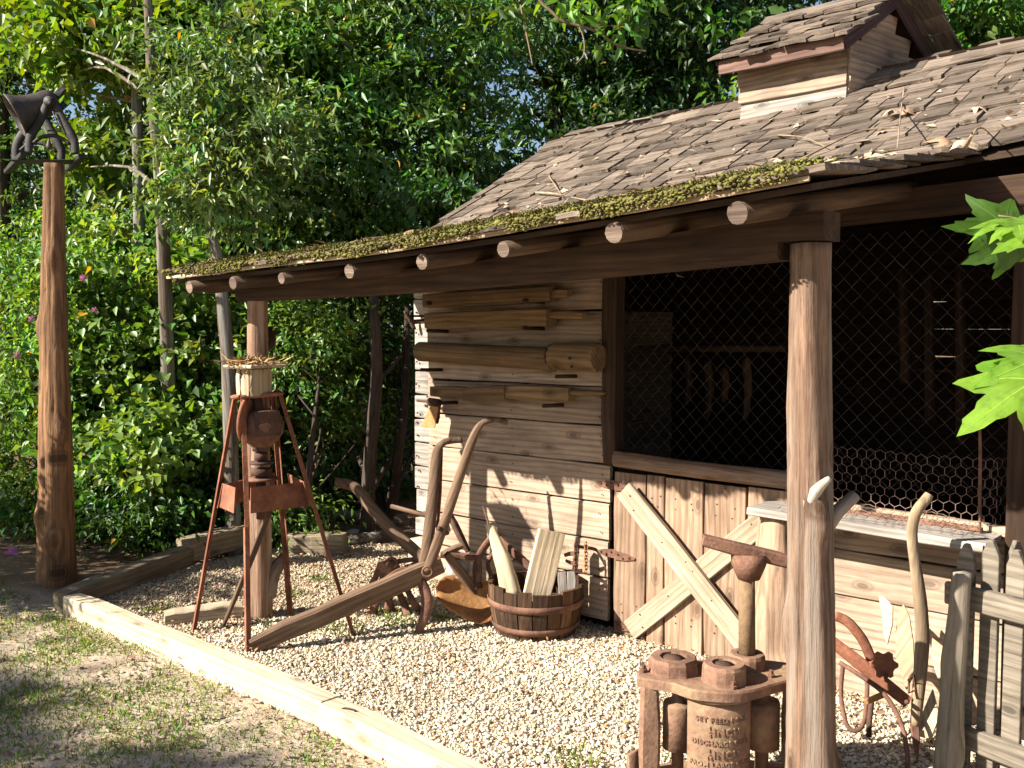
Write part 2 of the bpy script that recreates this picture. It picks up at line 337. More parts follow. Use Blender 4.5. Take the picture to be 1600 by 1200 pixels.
def natural_post(name, p0, p1, r0, r1, mat, parent=None, lumps=(), n=16, seg=26, amp=0.06, lean=0.0, cracks=0):
    """a peeled tree trunk: uneven radius, shallow flutes and knots; lumps = (height share, angle, size)"""
    mw, L = frame(p0, p1); v = []; f = []
    ph = [U(0, 6.28) for _ in range(6)]; ck = [(U(0, 6.28), U(0, .6), U(.25, .7), U(.05, .11), U(-.5, .5)) for _ in range(cracks)]
    for i in range(seg + 1):
        u = i / seg; r = r0 + (r1 - r0) * u
        ox = lean * math.sin(u * 5 + ph[0]); oy = lean * math.sin(u * 4 + ph[1])
        for k in range(n):
            t = 2 * math.pi * k / n
            q = 1 + amp * (0.6 * math.sin(2 * t + ph[2] + u * 2) + 0.5 * math.sin(3 * t + ph[3] - u * 3) + 0.35 * math.sin(5 * t + ph[4] + 4 * u) + 0.4 * math.sin(u * 17 + ph[5]) * 0.5) + U(-.012, .012)
            for (a_, h0, hl, dp, tw_) in ck:
                if h0 < u < h0 + hl:
                    da = (t - a_ - tw_ * (u - h0) + math.pi) % (2 * math.pi) - math.pi; q -= dp * math.sin(math.pi * (u - h0) / hl) ** .5 * max(0, 1 - abs(da) / .16)
            for (h, a, s) in lumps:
                da = (t - a + math.pi) % (2 * math.pi) - math.pi
                q += s * math.exp(-((u - h) * L / 0.07) ** 2 - (da / 0.45) ** 2)
            v.append((u * L, oy + r * q * math.cos(t), ox + r * q * math.sin(t)))
    for i in range(seg):
        for k in range(n): f.append((i * n + k, i * n + (k + 1) % n, (i + 1) * n + (k + 1) % n, (i + 1) * n + k))
    f.append(tuple(range(n - 1, -1, -1))); f.append(tuple(seg * n + k for k in range(n)))
    return link(name, mesh(name, v, f), mat, parent, mw, True)
def lathe_geo(prof, n=28):
    v = []; f = []; m = len(prof)
    for (r, z) in prof:
        for k in range(n): t = 2 * math.pi * k / n; v.append((r * math.cos(t), r * math.sin(t), z))
    for i in range(m - 1):
        for k in range(n): f.append((i * n + k, i * n + (k + 1) % n, (i + 1) * n + (k + 1) % n, (i + 1) * n + k))
    return v, f
def lathe(name, prof, mat, parent, mw, n=28, smooth=True, cap=True):
    v, f = lathe_geo(prof, n); m = len(prof)
    if cap: f.append(tuple(range(n - 1, -1, -1))); f.append(tuple((m - 1) * n + k for k in range(n)))
    o = link(name, mesh(name, v, f), mat, parent, mw)
    if smooth:
        for p in o.data.polygons: p.use_smooth = len(p.vertices) == 4
    return o
def prism(name, poly, thick, mat, parent, mw, bevel=0.0):    # polygon in local xy, extruded along z by thick
    bm = bmesh.new(); vs = [bm.verts.new((x, y, 0)) for x, y in poly]; fc = bm.faces.new(vs)
    r = bmesh.ops.extrude_face_region(bm, geom=[fc]); bmesh.ops.translate(bm, vec=(0, 0, thick), verts=[g for g in r['geom'] if isinstance(g, bmesh.types.BMVert)])
    bmesh.ops.recalc_face_normals(bm, faces=bm.faces)
    if bevel: bmesh.ops.bevel(bm, geom=list(bm.edges), offset=bevel, segments=1, affect='EDGES', clamp_overlap=True)
    me = bpy.data.meshes.new(name); bm.to_mesh(me); bm.free()
    return link(name, me, mat, parent, mw)
def plate(name, pts, thick, mat, parent, normal=None):       # flat plate through world points (planar fan), given thickness
    pts = [Vector(p) for p in pts]; c = sum(pts, Vector()) / len(pts)
    nrm = Vector(normal) if normal else (pts[1] - pts[0]).cross(pts[2] - pts[0])
    nrm.normalize(); x = (pts[1] - pts[0]); x = (x - nrm * x.dot(nrm)).normalized(); y = nrm.cross(x)
    mw = Matrix(((x.x, y.x, nrm.x, c.x), (x.y, y.y, nrm.y, c.y), (x.z, y.z, nrm.z, c.z), (0, 0, 0, 1)))
    inv = mw.inverted(); poly = [((inv @ p).x, (inv @ p).y) for p in pts]
    return prism(name, poly, thick, mat, parent, mw, 0)
def axis_matrix(o, z, x=None):
    z = Vector(z).normalized(); x = Vector(x) if x is not None else Vector((1, 0, 0)); x = x - z * x.dot(z)
    if x.length < 1e-3: x = Vector((0, 1, 0)) - z * z.y
    x.normalize(); y = z.cross(x); o = Vector(o)
    return Matrix(((x.x, y.x, z.x, o.x), (x.y, y.y, z.y, o.y), (x.z, y.z, z.z, o.z), (0, 0, 0, 1)))
def joined(name, geos, mat, parent=None, smooth=False):
    v = []; f = []
    for gv, gf in geos:
        o = len(v); v += [tuple(x) for x in gv]; f += [tuple(i + o for i in q) for q in gf]
    return link(name, mesh(name, v, f), mat, parent, None, smooth)
def sag(X): t = (X + 1.86) / 3.56; return -0.03 * 4 * t * (1 - t)
def ze(X): return 1.836 + 0.0463 * (X + 1.86) + (sag(X) if -1.86 < X < 1.7 else 0)
def zl(X): return 2.05 + 0.0645 * (X + 1.4)
def zr(X): return 2.88 + 0.0373 * (X + 1.4)
YE = -1.43; YR = 1.4
def porch(X, s): return V(X, YE * (1 - s), ze(X) * (1 - s) + zl(X) * s)
def mainr(X, t): return V(X, YR * t, zl(X) * (1 - t) + zr(X) * t)
# ------------------------------------------------------------------ the ground
def hgt(x, y):
    return 0.012 * math.sin(1.7 * x + 0.6) * math.sin(1.3 * y) + 0.006 * math.sin(5.1 * x) * math.sin(4.3 * y + 1)
def make_ground():
    xs = np.concatenate([np.linspace(-90, -9, 14), np.linspace(-8, 6, 90), np.linspace(7, 90, 14)])
    ys = np.concatenate([np.linspace(-90, -9, 14), np.linspace(-8, 6, 90), np.linspace(7, 90, 14)])
    v = []; f = []
    for y in ys:
        for x in xs:
            z = hgt(x, y) + 0.008 * math.sin(9 * x + 3 * y) * math.sin(7 * y)
            if x < -3.2: z += min(0.35, 0.05 * (-3.2 - x)) * (1 if y > -1.5 else max(0, 1 + (y + 1.5)))
            if y > 0.4: z += min(0.1, 0.03 * (y - 0.4))
            if -3.0 < x < 2.8 and -1.75 < y < 0.3: z -= 0.02
            v.append((x, y, z - 0.012))
    n = len(xs)
    for j in range(len(ys) - 1):
        for i in range(n - 1): f.append((j * n + i, j * n + i + 1, (j + 1) * n + i + 1, (j + 1) * n + i))
    return tag(link('ground', mesh('ground', v, f), 'ground', None, None, True), kind='structure')
make_ground()
def gz(x, y):
    z = hgt(x, y) - 0.012
    if x < -3.2: z += min(0.35, 0.05 * (-3.2 - x)) * (1 if y > -1.5 else max(0, 1 + (y + 1.5)))
    return z
gp = [(-2.6, -1.62), (2.9, -1.62), (2.9, 0.0), (-1.3, 0.05), (-1.6, 0.75), (-2.9, 0.35), (-2.9, -0.6)]
tag(link('gravel_bed', mesh('gravel_bed', [(x, y, -0.004) for x, y in gp], [tuple(range(len(gp)))]), 'gravel'), kind='structure')

def inside(poly, x, y):
    r = np.zeros(len(x), bool); n = len(poly); j = n - 1
    for i in range(n):
        xi, yi = poly[i]; xj, yj = poly[j]
        r ^= ((yi > y) != (yj > y)) & (x < (xj - xi) * (y - yi) / (yj - yi + 1e-12) + xi); j = i
    return r
def make_stones():
    n = 165000
    x = rng.uniform(-2.9, 2.4, n); y = rng.uniform(-1.63, 0.75, n)
    k = inside(gp, x, y)
    thin = ((y > -0.1) | (x < -1.9)) & (rng.random(n) < 0.35); k &= ~thin
    x = x[k]; y = y[k]; n = len(x)
    s = rng.gamma(3.2, 0.0060 / 3.2, n).clip(0.0025, 0.017)
    far = (x < -1.2); s = np.where(far, s * 1.05, s)
    base = np.array([[1, 0, 0], [-1, 0, 0], [0, 1, 0], [0, -1, 0], [0, 0, 1], [0, 0, -1]], float)
    tri = np.array([[0, 2, 4], [2, 1, 4], [1, 3, 4], [3, 0, 4], [2, 0, 5], [1, 2, 5], [3, 1, 5], [0, 3, 5]])
    v = base[None] * rng.uniform(0.65, 1.25, (n, 6, 1)) + rng.normal(0, 0.18, (n, 6, 3))
    v *= np.stack([np.ones(n), rng.uniform(.6, 1, n), rng.uniform(.45, .8, n)], 1)[:, None]
    a = rng.uniform(0, 6.28, n); b = rng.normal(0, .35, n); ca, sa, cb, sb = np.cos(a), np.sin(a), np.cos(b), np.sin(b)
    X = v[..., 0] * cb[:, None] - v[..., 2] * sb[:, None]; Z = v[..., 0] * sb[:, None] + v[..., 2] * cb[:, None]; Y = v[..., 1]
    v = np.stack([X * ca[:, None] - Y * sa[:, None], X * sa[:, None] + Y * ca[:, None], Z], -1) * s[:, None, None]
    v[..., 0] += x[:, None]; v[..., 1] += y[:, None]; v[..., 2] += (s * rng.uniform(-0.25, 0.5, n))[:, None]
    f = (tri[None] + 6 * np.arange(n)[:, None, None]).reshape(-1, 3)
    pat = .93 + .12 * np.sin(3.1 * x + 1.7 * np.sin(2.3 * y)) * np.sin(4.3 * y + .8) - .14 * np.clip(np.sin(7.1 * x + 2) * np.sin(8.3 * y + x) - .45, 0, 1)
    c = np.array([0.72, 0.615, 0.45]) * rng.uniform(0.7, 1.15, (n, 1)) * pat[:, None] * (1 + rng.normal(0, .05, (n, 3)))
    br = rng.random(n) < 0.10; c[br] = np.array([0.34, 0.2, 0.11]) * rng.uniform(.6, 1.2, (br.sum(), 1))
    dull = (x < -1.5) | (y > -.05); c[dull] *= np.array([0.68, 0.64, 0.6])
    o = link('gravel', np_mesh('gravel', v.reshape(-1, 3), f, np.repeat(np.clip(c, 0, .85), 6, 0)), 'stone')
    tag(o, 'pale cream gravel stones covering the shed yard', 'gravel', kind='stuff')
make_stones()

# ------------------------------------------------------------------ leaves
def leaf_geo(c, d, nrm, ln, wd, fold=0.25, curl=0.15):
    """folded four-point leaves: c base points, d directions, nrm normals"""
    d = d / (np.linalg.norm(d, axis=1, keepdims=True) + 1e-9)
    s = np.cross(d, nrm); s /= (np.linalg.norm(s, axis=1, keepdims=True) + 1e-9); u = np.cross(s, d)
    ln = ln[:, None]; wd = wd[:, None]; mid = c + d * ln * 0.42
    v = np.stack([c, mid + s * wd * .5 + u * wd * fold, c + d * ln - u * ln * curl, mid - s * wd * .5 + u * wd * fold], 1)
    n = len(c); i = 4 * np.arange(n)[:, None]
    f = np.concatenate([i + np.array([[0, 1, 2]]), i + np.array([[0, 2, 3]])], 1).reshape(-1, 3)
    return v.reshape(-1, 3), f
def foliage(blobs, size, tint, cl=40, spread=0.18, droop=0.35, shell=0.55, aspect=0.45, bright=0.3, holes=0.0):
    """blobs = [(centre, radii, number of leaves)]; leaves grow in sprays on a loose shell"""
    Vs, Fs, Cs, off = [], [], [], 0; twigs = []
    for (cen, rad, num) in blobs:
        bb = rng.uniform(.62, 1.3); cen = np.array(cen, float); rad = np.array(rad, float); k = max(3, int(num / cl))
        dr = rng.normal(0, 1, (k, 3)); dr /= np.linalg.norm(dr, axis=1, keepdims=True)
        rr = (shell + (1 - shell) * rng.random(k)) ** 0.8
        lump = 1 + 0.22 * np.sin(dr[:, 0] * 5 + cen[0]) * np.sin(dr[:, 2] * 6 + cen[1]) + 0.15 * np.sin(dr[:, 1] * 9)
        cc = cen + dr * rad * (rr * lump)[:, None]
        twigs += [tuple(x) for x in cc[:6]]
        sd_ = spread * rng.uniform(.5, 1.5, k); sh = rng.uniform(1 - bright, 1 + bright, k); hue = rng.normal(0, 1, k)
        ax = dr + rng.normal(0, .6, (k, 3)) + np.array([0, 0, -droop * .3]); ax /= np.linalg.norm(ax, axis=1, keepdims=True)
        idx = np.repeat(np.arange(k), cl); n = len(idx)
        t = rng.uniform(-1, 1, n)
        p = cc[idx] + ax[idx] * (t * sd_[idx] * 1.4)[:, None] * np.array([1, 1, .7]) + rng.normal(0, 1, (n, 3)) * (sd_[idx] * .5)[:, None] * np.array([1, 1, .42])
        d = ax[idx] * .7 + rng.normal(0, .75, (n, 3)) + np.array([0, 0, -droop])
        nr = rng.normal(0, .5, (n, 3)) + np.array([-.15, -.25, .9]) + dr[idx] * .35
        ln = size * rng.uniform(.6, 1.35, n); v, f = leaf_geo(p, d, nr, ln, ln * aspect * rng.uniform(.8, 1.25, n))
        tb = np.array(tint)[None] * bb * (sh[idx] * rng.uniform(.75, 1.3, n))[:, None]
        tb = tb * (1 + np.stack([.16 * hue[idx] + rng.normal(0, .1, n), .03 * hue[idx], rng.normal(0, .15, n)], 1))
        old = rng.random(n) < .004; tb[old] = (0.35, 0.22, 0.04)
        Vs.append(v); Fs.append(f + off); Cs.append(np.repeat(np.clip(tb, 0.004, .8), 4, 0)); off += len(v)
    return np.concatenate(Vs), np.concatenate(Fs), np.concatenate(Cs), twigs
def plant(name, label, cat, base, trunk, blobs, size=.05, tint=(.06, .13, .028), bark='bark', leaf='leaf', group=None, nbr=10, trad=(.05, .02), crown='crown', **kw):
    base = Vector(base); t = thing(name, label, cat, base, group)
    v, f, c, tw = foliage(blobs, size, tint, **kw)
    if trunk:
        path = spline(trunk, 5); m = len(path); tr = lerp_list(trad, m)
        geos = [tube_geo(path, tr, 9, wob=.06)]
        for q in random.sample(tw, min(nbr, len(tw))):
            q = Vector(q); cand = [i for i, p in enumerate(path) if p.z < q.z + .1] or [m - 1]
            i = min(cand, key=lambda j: (path[j] - q).length + .6 * abs(path[j].z - (q.z - .5)))
            mid = path[i].lerp(q, .5) + V(U(-.12, .12), U(-.12, .12), U(.0, .12)); r = tr[i] * .45
            geos.append(tube_geo(spline([path[i], mid, q], 3), lerp_list([r, r * .6, .004], 7), 6))
        vv = []; ff = []
        for gv, gf in geos:
            o = len(vv); vv += [tuple(x) for x in gv]; ff += [tuple(i + o for i in q) for q in gf]
        mw, L = frame(path[0], path[-1]); inv = mw.inverted()
        link('trunk', mesh('trunk', [inv @ Vector(p) for p in vv], ff), bark, t, mw, True)
    o = link(crown, np_mesh(crown, v, f, c), leaf, t); o['kind'] = 'stuff'
    return t
# ------------------------------------------------------------------ the shed
shed = thing('open_shed', 'weathered plank farm shed with mossy shingle roof, porch and wire-screened front', 'shed', (0, 0, 0))
# front wall of horizontal boards, left of the half door
XL, XJ = -1.39, -0.03
fw = joined('front_wall', [tube_geo([V(x, .07, .05), V(x, .07, 2.0)], .045, 4, ph=.785) for x in (XL + .06, -.7, XJ - .05)], 'darkbeam', shed)
seams = [0.03, .26, .46, .66, .865, 1.067, 1.27, 1.47, 1.67, 1.87, 2.05]
def boards(parent, x0, x1, zs, Y, mat, t=.028, gap=.0045, tilt=0.0):
    for a, b in zip(zs[:-1], zs[1:]):
        z = (a + b) / 2; o = U(-.006, .006)
        plank('board', (x0 + U(-.006, .006), Y + o, z - tilt), (x1 + U(-.006, .006), Y + o, z + tilt), t, b - a - gap - U(0, .004), mat, parent, seg=4, jit=.0025, cham=.004)
boards(fw, XL, XJ, seams, 0.012, 'board', tilt=.006)
cw = joined('corner_wall', [tube_geo([V(-1.5, .22, .25), V(-1.5, .22, 2.0)], .04, 4, ph=.785)], 'darkbeam', shed)
boards(cw, -1.66, -1.41, [.24 + .152 * i for i in range(12)], .15, 'strip', gap=.006)
pg = bmesh.new(); bmesh.ops.create_cube(pg, size=1.0); bmesh.ops.bevel(pg, geom=list(pg.edges), offset=.06, segments=2, affect='EDGES')
for v_ in pg.verts: v_.co += V(U(-.03, .03), U(-.03, .03), U(-.03, .03))
me = bpy.data.meshes.new('pier'); pg.to_mesh(me); pg.free(); set_tint(me, (.42, .37, .28))
link('stone_pier', me, 'limestone', shed, Matrix.Translation((-1.53, .16, .1)) @ Matrix.Diagonal((.26, .2, .27, 1)))
# nails on the boards of the corner
ng = [tube_geo([onY(x, y, .128), onY(x, y, .128) + V(0, -.008, 0)], .006, 6) for x, y in ((651, 488), (651, 520), (650, 540), (652, 565), (651, 600), (653, 645), (652, 660), (653, 680), (652, 712), (655, 735), (653, 760), (668, 620))]
o = joined('nail', ng, 'rust_dark', shed); o['kind'] = 'stuff'

# jambs, plates, sill rail of the wire opening
plank('jamb', (.0, -.015, .88), (.0, -.015, 2.08), .085, .09, 'darkbeam', shed, up=(0, 1, 0), seg=5, jit=.003)
plank('jamb', (1.93, -.01, .0), (1.93, -.01, 2.1), .11, .1, 'darkbeam', shed, up=(0, 1, 0), seg=5)
plank('wall_plate', (-1.45, -.02, 1.99), (2.62, -.02, 2.13), .1, .12, 'darkbeam', shed, seg=6)
tube('sill_rail', [V(.04, -.045, .915), V(.5, -.05, .905), V(1.12, -.045, .905)], [.042, .04, .042], 'post', shed, 10, flat=.8, wob=.03)
plank('sill_board', (1.12, -.02, .805), (1.9, -.02, .795), .05, .05, 'brace', shed)
# lower wall right of the door
lw = joined('lower_wall', [tube_geo([V(x, .06, 0), V(x, .06, .8)], .04, 4, ph=.785) for x in (1.0, 1.45, 1.85)], 'darkbeam', shed)
boards(lw, .99, 1.98, [-.04, .19, .42, .62, .80], .005, 'board')
boards(lw, 1.99, 2.6, [-.04, .19, .42, .62, .80, 1.0, 1.2, 1.4, 1.6, 1.8, 2.05], .01, 'board')
# back and side walls with open gaps
bw = plank('back_wall', (-1.4, 2.86, 2.0), (2.6, 2.86, 2.1), .06, .09, 'inner_dark', shed)
for x in (-1.3, 0, .6, 1.3, 2.5): plank('stud', (x, 2.86, 0), (x, 2.86, 2.0), .07, .07, 'inner_dark', bw, up=(0, 1, 0))
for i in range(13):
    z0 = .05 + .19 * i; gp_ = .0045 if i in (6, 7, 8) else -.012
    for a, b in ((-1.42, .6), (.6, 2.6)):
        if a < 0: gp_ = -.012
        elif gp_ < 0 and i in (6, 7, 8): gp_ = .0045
        plank('board', (a, 2.8 + .004 * (i % 2), z0 + .095 + U(-.003, .003)), (b, 2.8 + .004 * (i % 2), z0 + .095 + U(-.003, .003)), .026, .19 - gp_, 'inner_dark', bw, seg=5, jit=.004)
def gable(name, X):
    w = plank(name, (X + (.05 if X < 0 else -.05), .05, 1.9), (X + (.05 if X < 0 else -.05), 2.75, 1.9), .06, .08, 'inner_dark', shed)
    for i in range(14):
        z0 = .04 + .2 * i; zt = z0 + .1; lim = zl(X) - .05
        a, b = (.04, 2.78) if zt < lim else (.04 + (zt - lim) / .58, 2.78 - (zt - lim) / .58)
        if b - a > .15: plank('board', (X + .005 * (i % 2), a, zt), (X + .005 * (i % 2), b, zt), .026, .21, 'board', w, seg=2)
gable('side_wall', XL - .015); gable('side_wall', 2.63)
for X in (XL + .02, 2.6): prism('gable_leak_panel', [(.0, 1.7), (2.8, 1.7), (2.8, zl(X) - .06), (1.4, zr(X) - .03), (.0, zl(X) - .04)], .012, 'inner_dark', shed, Matrix(((0, 0, 1, X), (1, 0, 0, 0), (0, 1, 0, 0), (0, 0, 0, 1))))  # panels added inside the gables to stop sun leaking past the boards
plank('inner_shelf', (.9, 1.9, 1.33), (2.5, 1.9, 1.33), .25, .025, 'inner_dark', shed)
for x, y, l in ((1072, 560, .28), (1105, 565, .34), (1165, 560, .35), (1130, 575, .2)):
    p = onY(x, y, .9); tube('hanging_strap', spline([p, p + V(.02, .0, -l * .5), p + V(-.01, .02, -l)], 4), [.02, .028, .03, .026, .03, .02, .025, .02, .012], 'darkbeam', shed, 7, flat=.4)
plank('inner_rail', onY(1000, 545, .95), onY(1230, 545, .95), .05, .04, 'darkbeam', shed)
for x, y, l in ((1410, 420, .6), (1450, 430, .75), (1500, 415, .9)):
    p = onY(x, y, 1.1); tube('hanging_pole', [p, p + V(.03, .01, -l)], [.022, .03], 'darkbeam', shed, 8)

# chain-link screen
def chain_link(x0, x1, z0, z1, Y, p=.056):
    geos = []; k = 0; x = x0
    while x < x1:
        pts = []; z = z0; i = 0
        while z <= z1:
            s = 1 if (i + k) % 2 else -1
            pts.append(V(x + s * p * .5 + U(-.0012, .0012), Y + .003 * s, z)); z += p * 1.04; i += 1
        geos.append(tube_geo(pts, .0014, 3)); x += p; k += 1
    o = joined('chain_link_screen', geos, 'wire', shed); o['kind'] = 'stuff'
chain_link(.05, 1.9, .9, 2.0, .03, .036)
def hex_wire(name, origin, ex, ey, nx, ny, c=.04, bulge=None, parent=None):
    geos = []; seen = set(); R_ = c / math.sqrt(3)
    for j in range(ny):
        for i in range(nx):
            cx_ = (i + .5 * (j % 2)) * c; cy_ = j * R_ * 1.5
            P = [(cx_ + R_ * math.sin(a), cy_ + R_ * math.cos(a)) for a in [k * math.pi / 3 for k in range(6)]]
            for k in range(6):
                a, b = P[k], P[(k + 1) % 6]; key = (round((a[0] + b[0]) * 500), round((a[1] + b[1]) * 500))
                if key in seen: continue
                seen.add(key); q = []
                for u, w in (a, b):
                    pt = origin + ex * (u + .0022 * math.sin(37 * u + 11 * w)) + ey * (w + .0022 * math.sin(29 * w + 17 * u))
                    if bulge: pt = pt + bulge(u, w)
                    q.append(pt)
                geos.append(tube_geo(q, 0.0015 if abs(a[0] - b[0]) < 1e-4 else .001, 3, caps=False))
    o = joined(name, geos, 'hexwire', parent); o['kind'] = 'stuff'; return o
hex_wire('chicken_wire', V(1.0, -.06, .80), V(1, 0, 0), V(0, 0, 1), 20, 8, .042, lambda u, w: V(0, .012 * math.sin(9 * u) - .03 * w, 0), shed)
hex_wire('chicken_wire', V(1.8, -.055, .80), V(.45, .89, 0), V(0, 0, 1), 7, 8, .042, lambda u, w: V(0, .01 * math.sin(20 * u), .0), shed)
hex_wire('chicken_wire', V(1.05, -.225, .805), V(1, 0, 0), V(0, .97, .2), 18, 4, .042, lambda u, w: V(0, 0, .008 * math.sin(23 * u + 9 * w) + .012), shed)
plank('wire_stake', onY(1531, 850, -.09), onY(1531, 640, -.09), .012, .012, 'rust', shed, up=(0, 1, 0))
plank('wire_frame', (1.02, -.07, .80), (1.8, -.07, .80), .022, .03, 'rust', shed)

# the half door
dx = [onY(x, 850, 0).x for x in (959, 1013, 1042, 1103, 1170, 1236)]; dx[0] = .012
door = joined('half_door', [tube_geo([V(.02, .02, z), V(.96, .02, z)], .02, 4, ph=.785) for z in (.14, .72)], 'darkbeam', shed)
for a, b in zip(dx[:-1], dx[1:]):
    plank('door_plank', ((a + b) / 2, -.012, -.01 + U(0, .02)), ((a + b) / 2, -.012, .845 + U(-.004, .006)), b - a - .009, .026, 'door', door, up=(0, 1, 0), seg=4, cham=.003)
def onplane(px, py, Y): return onY(px, py, Y)
a = onplane(985, 985, -.04); b = onplane(1200, 808, -.04); plank('brace', a, b, .108, .03, 'brace', door, up=(0, 1, 0), cham=.004)
a = onplane(975, 765, -.071); b = onplane(1172, 1015, -.071); plank('brace', a, b, .115, .03, 'brace', door, up=(0, 1, 0), cham=.004)
ng = []
for a, b in zip(dx[:-1], dx[1:]):
    for z in (.12, .16, .70, .74):
        for u in (.3, .7): p = V(a + (b - a) * u + U(-.008, .008), -.0245, z + U(-.01, .01)); ng.append(tube_geo([p, p + V(0, -.0025, 0)], .0042, 6))
for (x0, y0, x1, y1, Y) in ((985, 985, 1200, 808, -.0545), (975, 765, 1172, 1015, -.0855)):
    for t in (.06, .1, .3, .48, .52, .72, .9, .95):
        p = onY(x0 + (x1 - x0) * t + U(-8, 8), y0 + (y1 - y0) * t + U(-8, 8), Y); ng.append(tube_geo([p, p + V(0, -.0025, 0)], .0042, 6))
joined('door_nails', ng, 'rust_dark', door)['kind'] = 'stuff'
ng = []
for z0, z1 in zip(seams[:-1], seams[1:]):
    for x in (XL + .06, -.7, XJ - .05):
        for u in (.25, .75): p = V(x + U(-.012, .012), -.008, z0 + (z1 - z0) * u); ng.append(tube_geo([p, p + V(0, -.0025, 0)], .004, 6))
joined('wall_nails', ng, 'rust_dark', fw)['kind'] = 'stuff'
def hinge(px, py, Yw, Yd, left=True):
    c = onY(px, py, Yd)
    if left: prism('hinge_leaf', [(0, -.024), (0, .024), (-.07, .016), (-.115, .003), (-.115, -.008), (-.07, -.02)], .004, 'rust', door, axis_matrix(V(c.x - .004, Yw, c.z), (0, -1, 0), (1, 0, 0)) @ Matrix.Scale(-1, 4, (0, 1, 0)) if False else axis_matrix(V(c.x - .006, Yw, c.z), (0, -1, 0), (1, 0, 0)))
    prism('hinge_leaf', [(0, -.024), (.07, -.018), (.125, -.006), (.125, .004), (.07, .018), (0, .024)], .004, 'rust', door, axis_matrix(V(c.x + .006, Yd, c.z), (0, -1, 0), (1, 0, 0)))
    tube('hinge_pin', [V(c.x, Yd - .006, c.z - .026), V(c.x, Yd - .006, c.z + .026)], .006, 'rust_dark', door, 8)
    for dx_, dz in ((.03, .008), (.06, -.008), (.10, 0), (-.03, .008), (-.06, -.006), (-.095, 0)):
        if dx_ < 0 and not left: continue
        y = (Yw if dx_ < 0 else Yd) - .004
        tube('hinge_bolt', [V(c.x + dx_, y, c.z + dz), V(c.x + dx_, y - .006, c.z + dz)], .005, 'rust_dark', door, 6)
hinge(959, 759, -.006, -.03); hinge(959, 867, -.006, -.03); hinge(959, 976, -.006, -.03, False)

# counter shelf with its log support
ctr = plank('counter', (.89, -.13, .79), (1.86, -.13, .775), .25, .028, 'strip', shed, seg=5, cham=.004)
plank('counter_edge', (.895, -.262, .787), (1.855, -.262, .772), .016, .036, 'strip', ctr, seg=5)
natural_post('counter_support', (.99, -.17, -.02), (.985, -.16, .765), .105, .08, 'door', ctr, lumps=((.12, 2.0, .5), (.3, 3.4, .5), (.05, 4.5, .6), (.2, 4.3, .4)), amp=.16, n=20)

# porch posts, beam, rafters
near = natural_post('porch_post', (1.566, -1.085, -.02), (1.53, -1.08, 1.86), .086, .063, 'post', shed, lumps=((.16, 3.2, .35), (.52, 1.2, .25), (.72, 5.0, .12), (.35, 5.6, .22), (.08, 2.0, .3), (.3, 3.9, .2), (.06, 4.2, .4)), seg=60, n=48, amp=.065, cracks=12, lean=.006)
p = at(1268, 790, 3.1); tube('branch_stub', spline([at(1262, 806, 3.11), at(1266, 782, 3.09), at(1279, 762, 3.06), at(1297, 747, 3.04)], 3), lerp_list([.022, .026, .017, .009], 10), 'strip', near, 9, wob=.08)
tube('branch_stub', [at(1290, 822, 3.14), at(1308, 800, 3.16), at(1336, 774, 3.18)], [.03, .024, .021], 'post', near, 10, wob=.05)
farp = natural_post('porch_post', (-1.61, -1.08, -.02), (-1.575, -1.08, 1.80), .072, .056, 'post', shed, lumps=((.2, 1.0, .3), (.66, 3.4, .35), (.7, .3, .25)), seg=40, n=32, amp=.08, cracks=8)
tube('branch_stub', spline([at(418, 930, 5.28), at(428, 895, 5.28), at(446, 868, 5.3)], 3), [.05, .048, .042, .04, .036, .032, .03], 'post', farp, 9, wob=.05)
tube('branch_stub', spline([at(412, 545, 5.28), at(424, 530, 5.28), at(418, 515, 5.3)], 3), [.03, .03, .03, .028, .028, .026, .024], 'darkbeam', farp, 9, wob=.06)
def zb(X): return 1.725 + .0295 * (X + 1.6) - .018 * (1 - ((X) / 1.6) ** 2)
bm_pts = [-1.68, -1.1, -.5, 0, .5, 1.0, 1.45]
v = []; f = []
for X in bm_pts:
    lo = zb(X); hi = ze(X) - .033
    for (y, z) in ((-1.15, lo + .01), (-1.14, lo), (-1.03, lo), (-1.02, lo + .01), (-1.02, hi), (-1.15, hi)): v.append((X, y + U(-.003, .003), z + U(-.002, .002)))
for i in range(len(bm_pts) - 1):
    for k in range(6): f.append((i * 6 + k, i * 6 + (k + 1) % 6, i * 6 + 6 + (k + 1) % 6, i * 6 + 6 + k))
f += [(5, 4, 3, 2, 1, 0), tuple(36 + k for k in range(6))]
b0 = len(v); v += [(x, y, z) for x in (1.45, 1.602) for y, z in ((-1.149, 1.866), (-1.021, 1.866), (-1.021, 1.958), (-1.149, 1.958))]; f += [tuple(b0 + i for i in q) for q in ((0, 1, 2, 3), (7, 6, 5, 4), (0, 4, 5, 1), (1, 5, 6, 2), (2, 6, 7, 3), (3, 7, 4, 0))]
link('porch_beam', mesh('porch_beam', v, f), 'darkbeam', shed)
for X, r in ((1.461, .036), (1.019, .036), (.538, .03), (.082, .032), (-.366, .032), (-.819, .026), (-1.199, .032), (-1.606, .032)):
    e = porch(X, 0); a = e + V(0, -.02 + U(-.02, .02), -.05); b = porch(X, 1.02) + V(0, 0, -.085)
    rf = tube('rafter', [a, a.lerp(b, .3), a.lerp(b, .7), b], [r, r * 1.05, r, r * 1.02], 'log', shed, 12, wob=.03)
    d = (b - a).normalized()
    v, f = tube_geo([a - d * .003, a + d * .002], r * .96, 12, wob=.04); link('log_end', mesh('log_end', v, f), 'logend', rf)
tube('side_rail', [V(-1.72, -1.3, 1.79), V(-1.72, .1, 1.96)], .03, 'log', shed)
plank('side_beam', (-1.64, -1.0, 1.82), (-1.52, .15, 1.9), .08, .09, 'darkbeam', shed)

